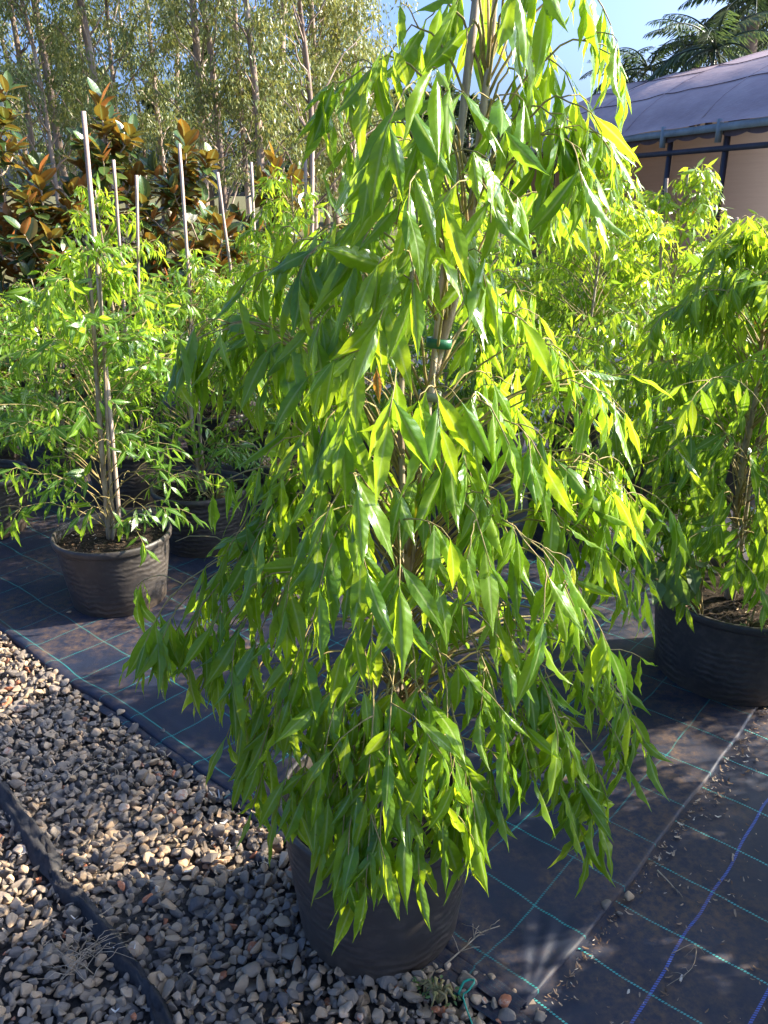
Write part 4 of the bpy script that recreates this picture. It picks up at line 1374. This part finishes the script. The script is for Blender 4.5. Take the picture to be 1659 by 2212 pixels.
# ------------------------------------------------------------------ weeds in the pots
def weed(name, label, base, specs, seed, stems=None):
    r = np.random.default_rng(seed)
    root = thing(name, label, 'weed', tuple(base))
    g = Geo()
    for (tip, L) in specs:
        P = branch_path(np.array(base), np.array(tip), 0.03, 7, 0.003, r)
        g.add(*tube(P, np.linspace(.004, .002, 7), 5))
    g.build('stems', M_TWIG, root, kind='stuff')
    lv = Leaves()
    for (tip, L) in specs:
        out = nrm(np.array([tip[0] - base[0], tip[1] - base[1], 0]) + 1e-4)
        for q in range(2):
            lv.put(np.array(tip) + r.normal(size=3) * .006, out * 0.5 + r.normal(size=3) * .35 + UP * (-0.7 if L > .06 else 0.1), out * .5 + UP * .8 + r.normal(size=3) * .3, L * r.uniform(.8, 1.1), r.uniform(0, 1))
    emit_leaves(lv, LV_WEED, root, 60, 'leaves', M_WEED, r)
bw = np.array([1.06, 2.42, 0.275])
weed('broadleaf_weed', 'drooping grey-green broadleaf weed spilling over the wide pot rim', bw,
     [(np.array(at_y(a, b, 2.22 + c)), L) for a, b, c, L in [(1440, 1215, 0, .125), (1470, 1200, .05, .13), (1415, 1250, -.05, .12), (1455, 1235, -.08, .12), (1490, 1225, 0, .11), (1400, 1190, .05, .11), (1510, 1245, .0, .10), (1500, 1190, .1, .1)]], 81)
bw2 = np.array([1.20, 2.36, 0.275])
weed('small_weed', 'small pale weed sprouting on the soil beside the forked trunk', bw2, [(bw2 + np.array([x, y, z]), .042) for x, y, z in [(.06, -.04, .05), (.10, -.02, .06), (.02, -.06, .03), (-.04, -.05, .04), (.13, .0, .09), (.07, -.08, .02), (.0, .0, .08), (.15, -.05, .05), (.1, -.09, .03)]], 82)
bw3 = np.array([-0.78, 3.55, 0.27])
weed('small_weed', 'weed carpet sprouting in the shaded pot behind the left pot', bw3, [(bw3 + np.array([x, y, z]), .035) for x, y, z in rg.uniform([-.14, -.1, .01], [.14, .1, .10], (22, 3))], 83)
bw4 = np.array([0.115, 1.235, 0.015])
weed('small_weed', 'tiny pale weed at the foot of the big front pot', bw4, [(bw4 + np.array([x, y, z]), .014) for x, y, z in rg.uniform([-.05, -.03, .01], [.05, .03, .035], (16, 3))], 84)

# ------------------------------------------------------------------ litter, twigs, twine, fabric strip
def litter():
    r = np.random.default_rng(91)
    n = 2800
    b = r.uniform(-0.6, 3.6, n); a = -np.abs(r.normal(0, 0.5, n)) - 0.01
    k = r.uniform(size=n) < 0.35
    a = np.where(k, -0.015 - np.abs(r.normal(0, 0.02, n)), a)
    x, y = ab(a, b)
    dens = vnoise(x * 5, y * 5, 92)
    keep = (dens > -0.25) | k
    pos = np.stack([x, y, np.full(n, 0.0085)], -1)[keep]
    m = len(pos)
    chips(pos, r.lognormal(math.log(.008), .45, m).clip(.003, .024), np.clip(r.beta(1.6, 1.6, m), 0, .9), r, 0.25).build('leaf_litter', M_LITTER, None)
    o = bpy.data.objects['leaf_litter']
    tag(o, 'scattered brown leaf crumbs and chips on the blue threaded mat', 'litter', kind='stuff')
    n = 900
    a, b = r.uniform(0.05, 4.0, n), r.uniform(0.04, 3.5, n)
    x, y = ab(a, b)
    keep = vnoise(x * 3.5, y * 3.5, 93) > 0.1
    pos = np.stack([x, y, matl_z(a, b) + 0.0025], -1)[keep]
    m = len(pos)
    o = chips(pos, r.lognormal(math.log(.007), .45, m).clip(.003, .02), np.clip(r.beta(1.4, 1.8, m), 0, .95), r, 0.25).build('leaf_litter', M_LITTER, None)
    tag(o, 'fine brown litter scattered over the teal gridded mat', 'litter', kind='stuff')
    # pale curled dry leaves on the stones
    n = 95
    px = np.concatenate([r.uniform(-20, 1180, 50), r.normal(520, 55, 45)])
    py = np.concatenate([r.uniform(1480, 2212, 50), r.normal(1790, 45, 45)])
    P = np.array([at_z(u, v, 0.024)[:] for u, v in zip(px, py)])
    aa_, bb_ = to_ab(P[:, 0], P[:, 1])
    P = P[(bb_ < -0.005) & (aa_ > -.02)]
    m = len(P)
    o = chips(P, r.uniform(.010, .030, m), np.clip(r.normal(.78, .12, m), .4, .95), r, 0.5, 0.9).build('leaf_litter', M_LITTER, None)
    tag(o, 'pale curled dry leaves lying on the gravel', 'litter', kind='stuff')
litter()

def twig(name, label, pxs, z, rad, mat, cat, seed=0, forks=0):
    r = np.random.default_rng(seed)
    P = spline([np.array(at_z(a, b, z + dz)) for a, b, dz in pxs], 16)
    g = Geo().add(*tube(P, np.linspace(rad, rad * .45, 16), 5))
    for k in range(forks):
        i = int(r.integers(4, 13))
        d = nrm(nrm(P[min(i + 1, 15)] - P[i]) + r.normal(size=3) * .7) * r.uniform(.02, .06)
        Q = branch_path(P[i], P[i] + d * np.array([1, 1, .4]), .004, 5, .001, r)
        g.add(*tube(Q, np.linspace(rad * .5, rad * .25, 5), 4))
    return tag(g.build(name, mat), label, cat)
twig('dry_twig', 'rust brown forked dry root twig leaning from the front pot onto the mat', [(960, 2085, .0), (1000, 2050, .01), (1040, 2015, .02), (1080, 2000, .015)], 0.022, .0022, M_DRY, 'twig', 1, 9)
twig('dry_twig', 'bent pale dry stalk lying on the gravel near the mat hem', [(140, 1690, 0), (170, 1660, .006), (200, 1645, .006), (250, 1660, .004), (255, 1680, 0)], 0.026, .0018, M_DRY, 'twig', 2, 3)
twig('dry_twig', 'short straw stalk lying on the stones by the black strip', [(205, 1985, 0), (250, 1955, .004), (270, 1945, .004)], 0.026, .0018, M_DRY, 'twig', 3, 0)
twig('dry_twig', 'thin curved dry stem on the upper gravel', [(15, 1545, 0), (30, 1560, .003), (42, 1590, 0)], 0.026, .0016, M_DRY, 'twig', 4, 0)
twig('dry_twig', 'long dry stalk resting on the gravel at its open end', [(0, 1655, 0), (25, 1640, .004), (50, 1642, .003), (65, 1650, 0)], 0.026, .0018, M_DRY, 'twig', 5, 1)
twig('dry_twig', 'thin pale twig on the mat below the low branches', [(938, 1790, 0), (950, 1812, .002), (1000, 1850, 0)], 0.018, .0014, M_DRY, 'twig', 6, 0)
twig('dry_twig', 'brown twig lying on the blue threaded mat', [(1420, 1880, 0), (1445, 1905, .003), (1465, 1928, 0)], 0.009, .0020, M_DRY, 'twig', 7, 4)
twig('dry_twig', 'fine tangled rootlet over the crossing of teal and blue threads', [(1450, 2060, 0), (1500, 2040, .004), (1495, 2090, .003), (1440, 2130, 0)], 0.009, .0010, M_DRY, 'rootlet', 8, 6)
twig('twine', 'loop of bright green plastic twine on the stones by the front pot', [(990, 2148, .0), (1003, 2120, .012), (1026, 2118, .014), (1012, 2140, .01), (1000, 2150, .004), (1008, 2180, .004), (1020, 2212, .006), (1026, 2240, 0)], 0.028, .0030, M_TWINE, 'twine', 9, 0)
rt = np.random.default_rng(44)
gt = thing('dry_grass_tuft', 'tangled dry grass tuft lying on the gravel', 'dry grass', tuple(at_z(165, 2075, 0.015)))
c0 = np.array(at_z(165, 2075, 0.018))
g = Geo()
for k in range(30):
    a = rt.uniform(0, 6.28)
    ln = rt.uniform(.03, .15)
    T = c0 + np.array([math.cos(a) * ln, math.sin(a) * ln * .7, rt.uniform(0.006, .03)])
    g.add(*tube(branch_path(c0 + rt.normal(size=3) * .035 * np.array([1, 1, .12]), T, rt.uniform(.005, .03), 7, .003, rt), np.linspace(.0011, .0006, 7), 4))
g.build('blades', M_DRY, gt, kind='stuff')

M_STRIP = surf_mat('dusty_black_fabric', [(0.3, (0.016, 0.016, 0.019)), (0.6, (0.045, 0.042, 0.042)), (0.8, (0.12, 0.10, 0.08))], 30, 0.85, 0.3, 0.6, 0.004)
sp_px = [(-60, 1660), (5, 1712), (60, 1790), (105, 1860), (130, 1910), (175, 1945), (225, 2010), (265, 2070), (310, 2120), (340, 2170), (365, 2240)]
P = spline([np.array(at_z(a, b, 0.016)) for a, b in sp_px], 70)
wd = np.interp(np.linspace(0, 1, 70), [0, .15, .28, .36, .45, .55, .7, .8, 1], [.022, .028, .034, .016, .026, .020, .026, .013, .026])
T = nrm(np.gradient(P, axis=0)); S = nrm(np.cross(T, UP))
g = Geo()
rs_ = np.random.default_rng(8)
cols = np.linspace(-1, 1, 9)
V = []
for i in range(70):
    for c in cols:
        V.append(P[i] + S[i] * c * wd[i] + UP * (0.016 * (1 - c * c) + 0.006 * math.sin(c * 6 + i * .35) + 0.004 * rs_.normal() - 0.012 * abs(c) ** 3))
i, j = np.meshgrid(np.arange(69), np.arange(8), indexing='ij')
a = (i * 9 + j).ravel()
g.add(np.array(V), np.stack([a, a + 1, a + 10, a + 9], 1))
tag(g.build('fabric_strip', M_STRIP), 'crumpled black fabric strip half buried across the gravel', 'fabric strip')
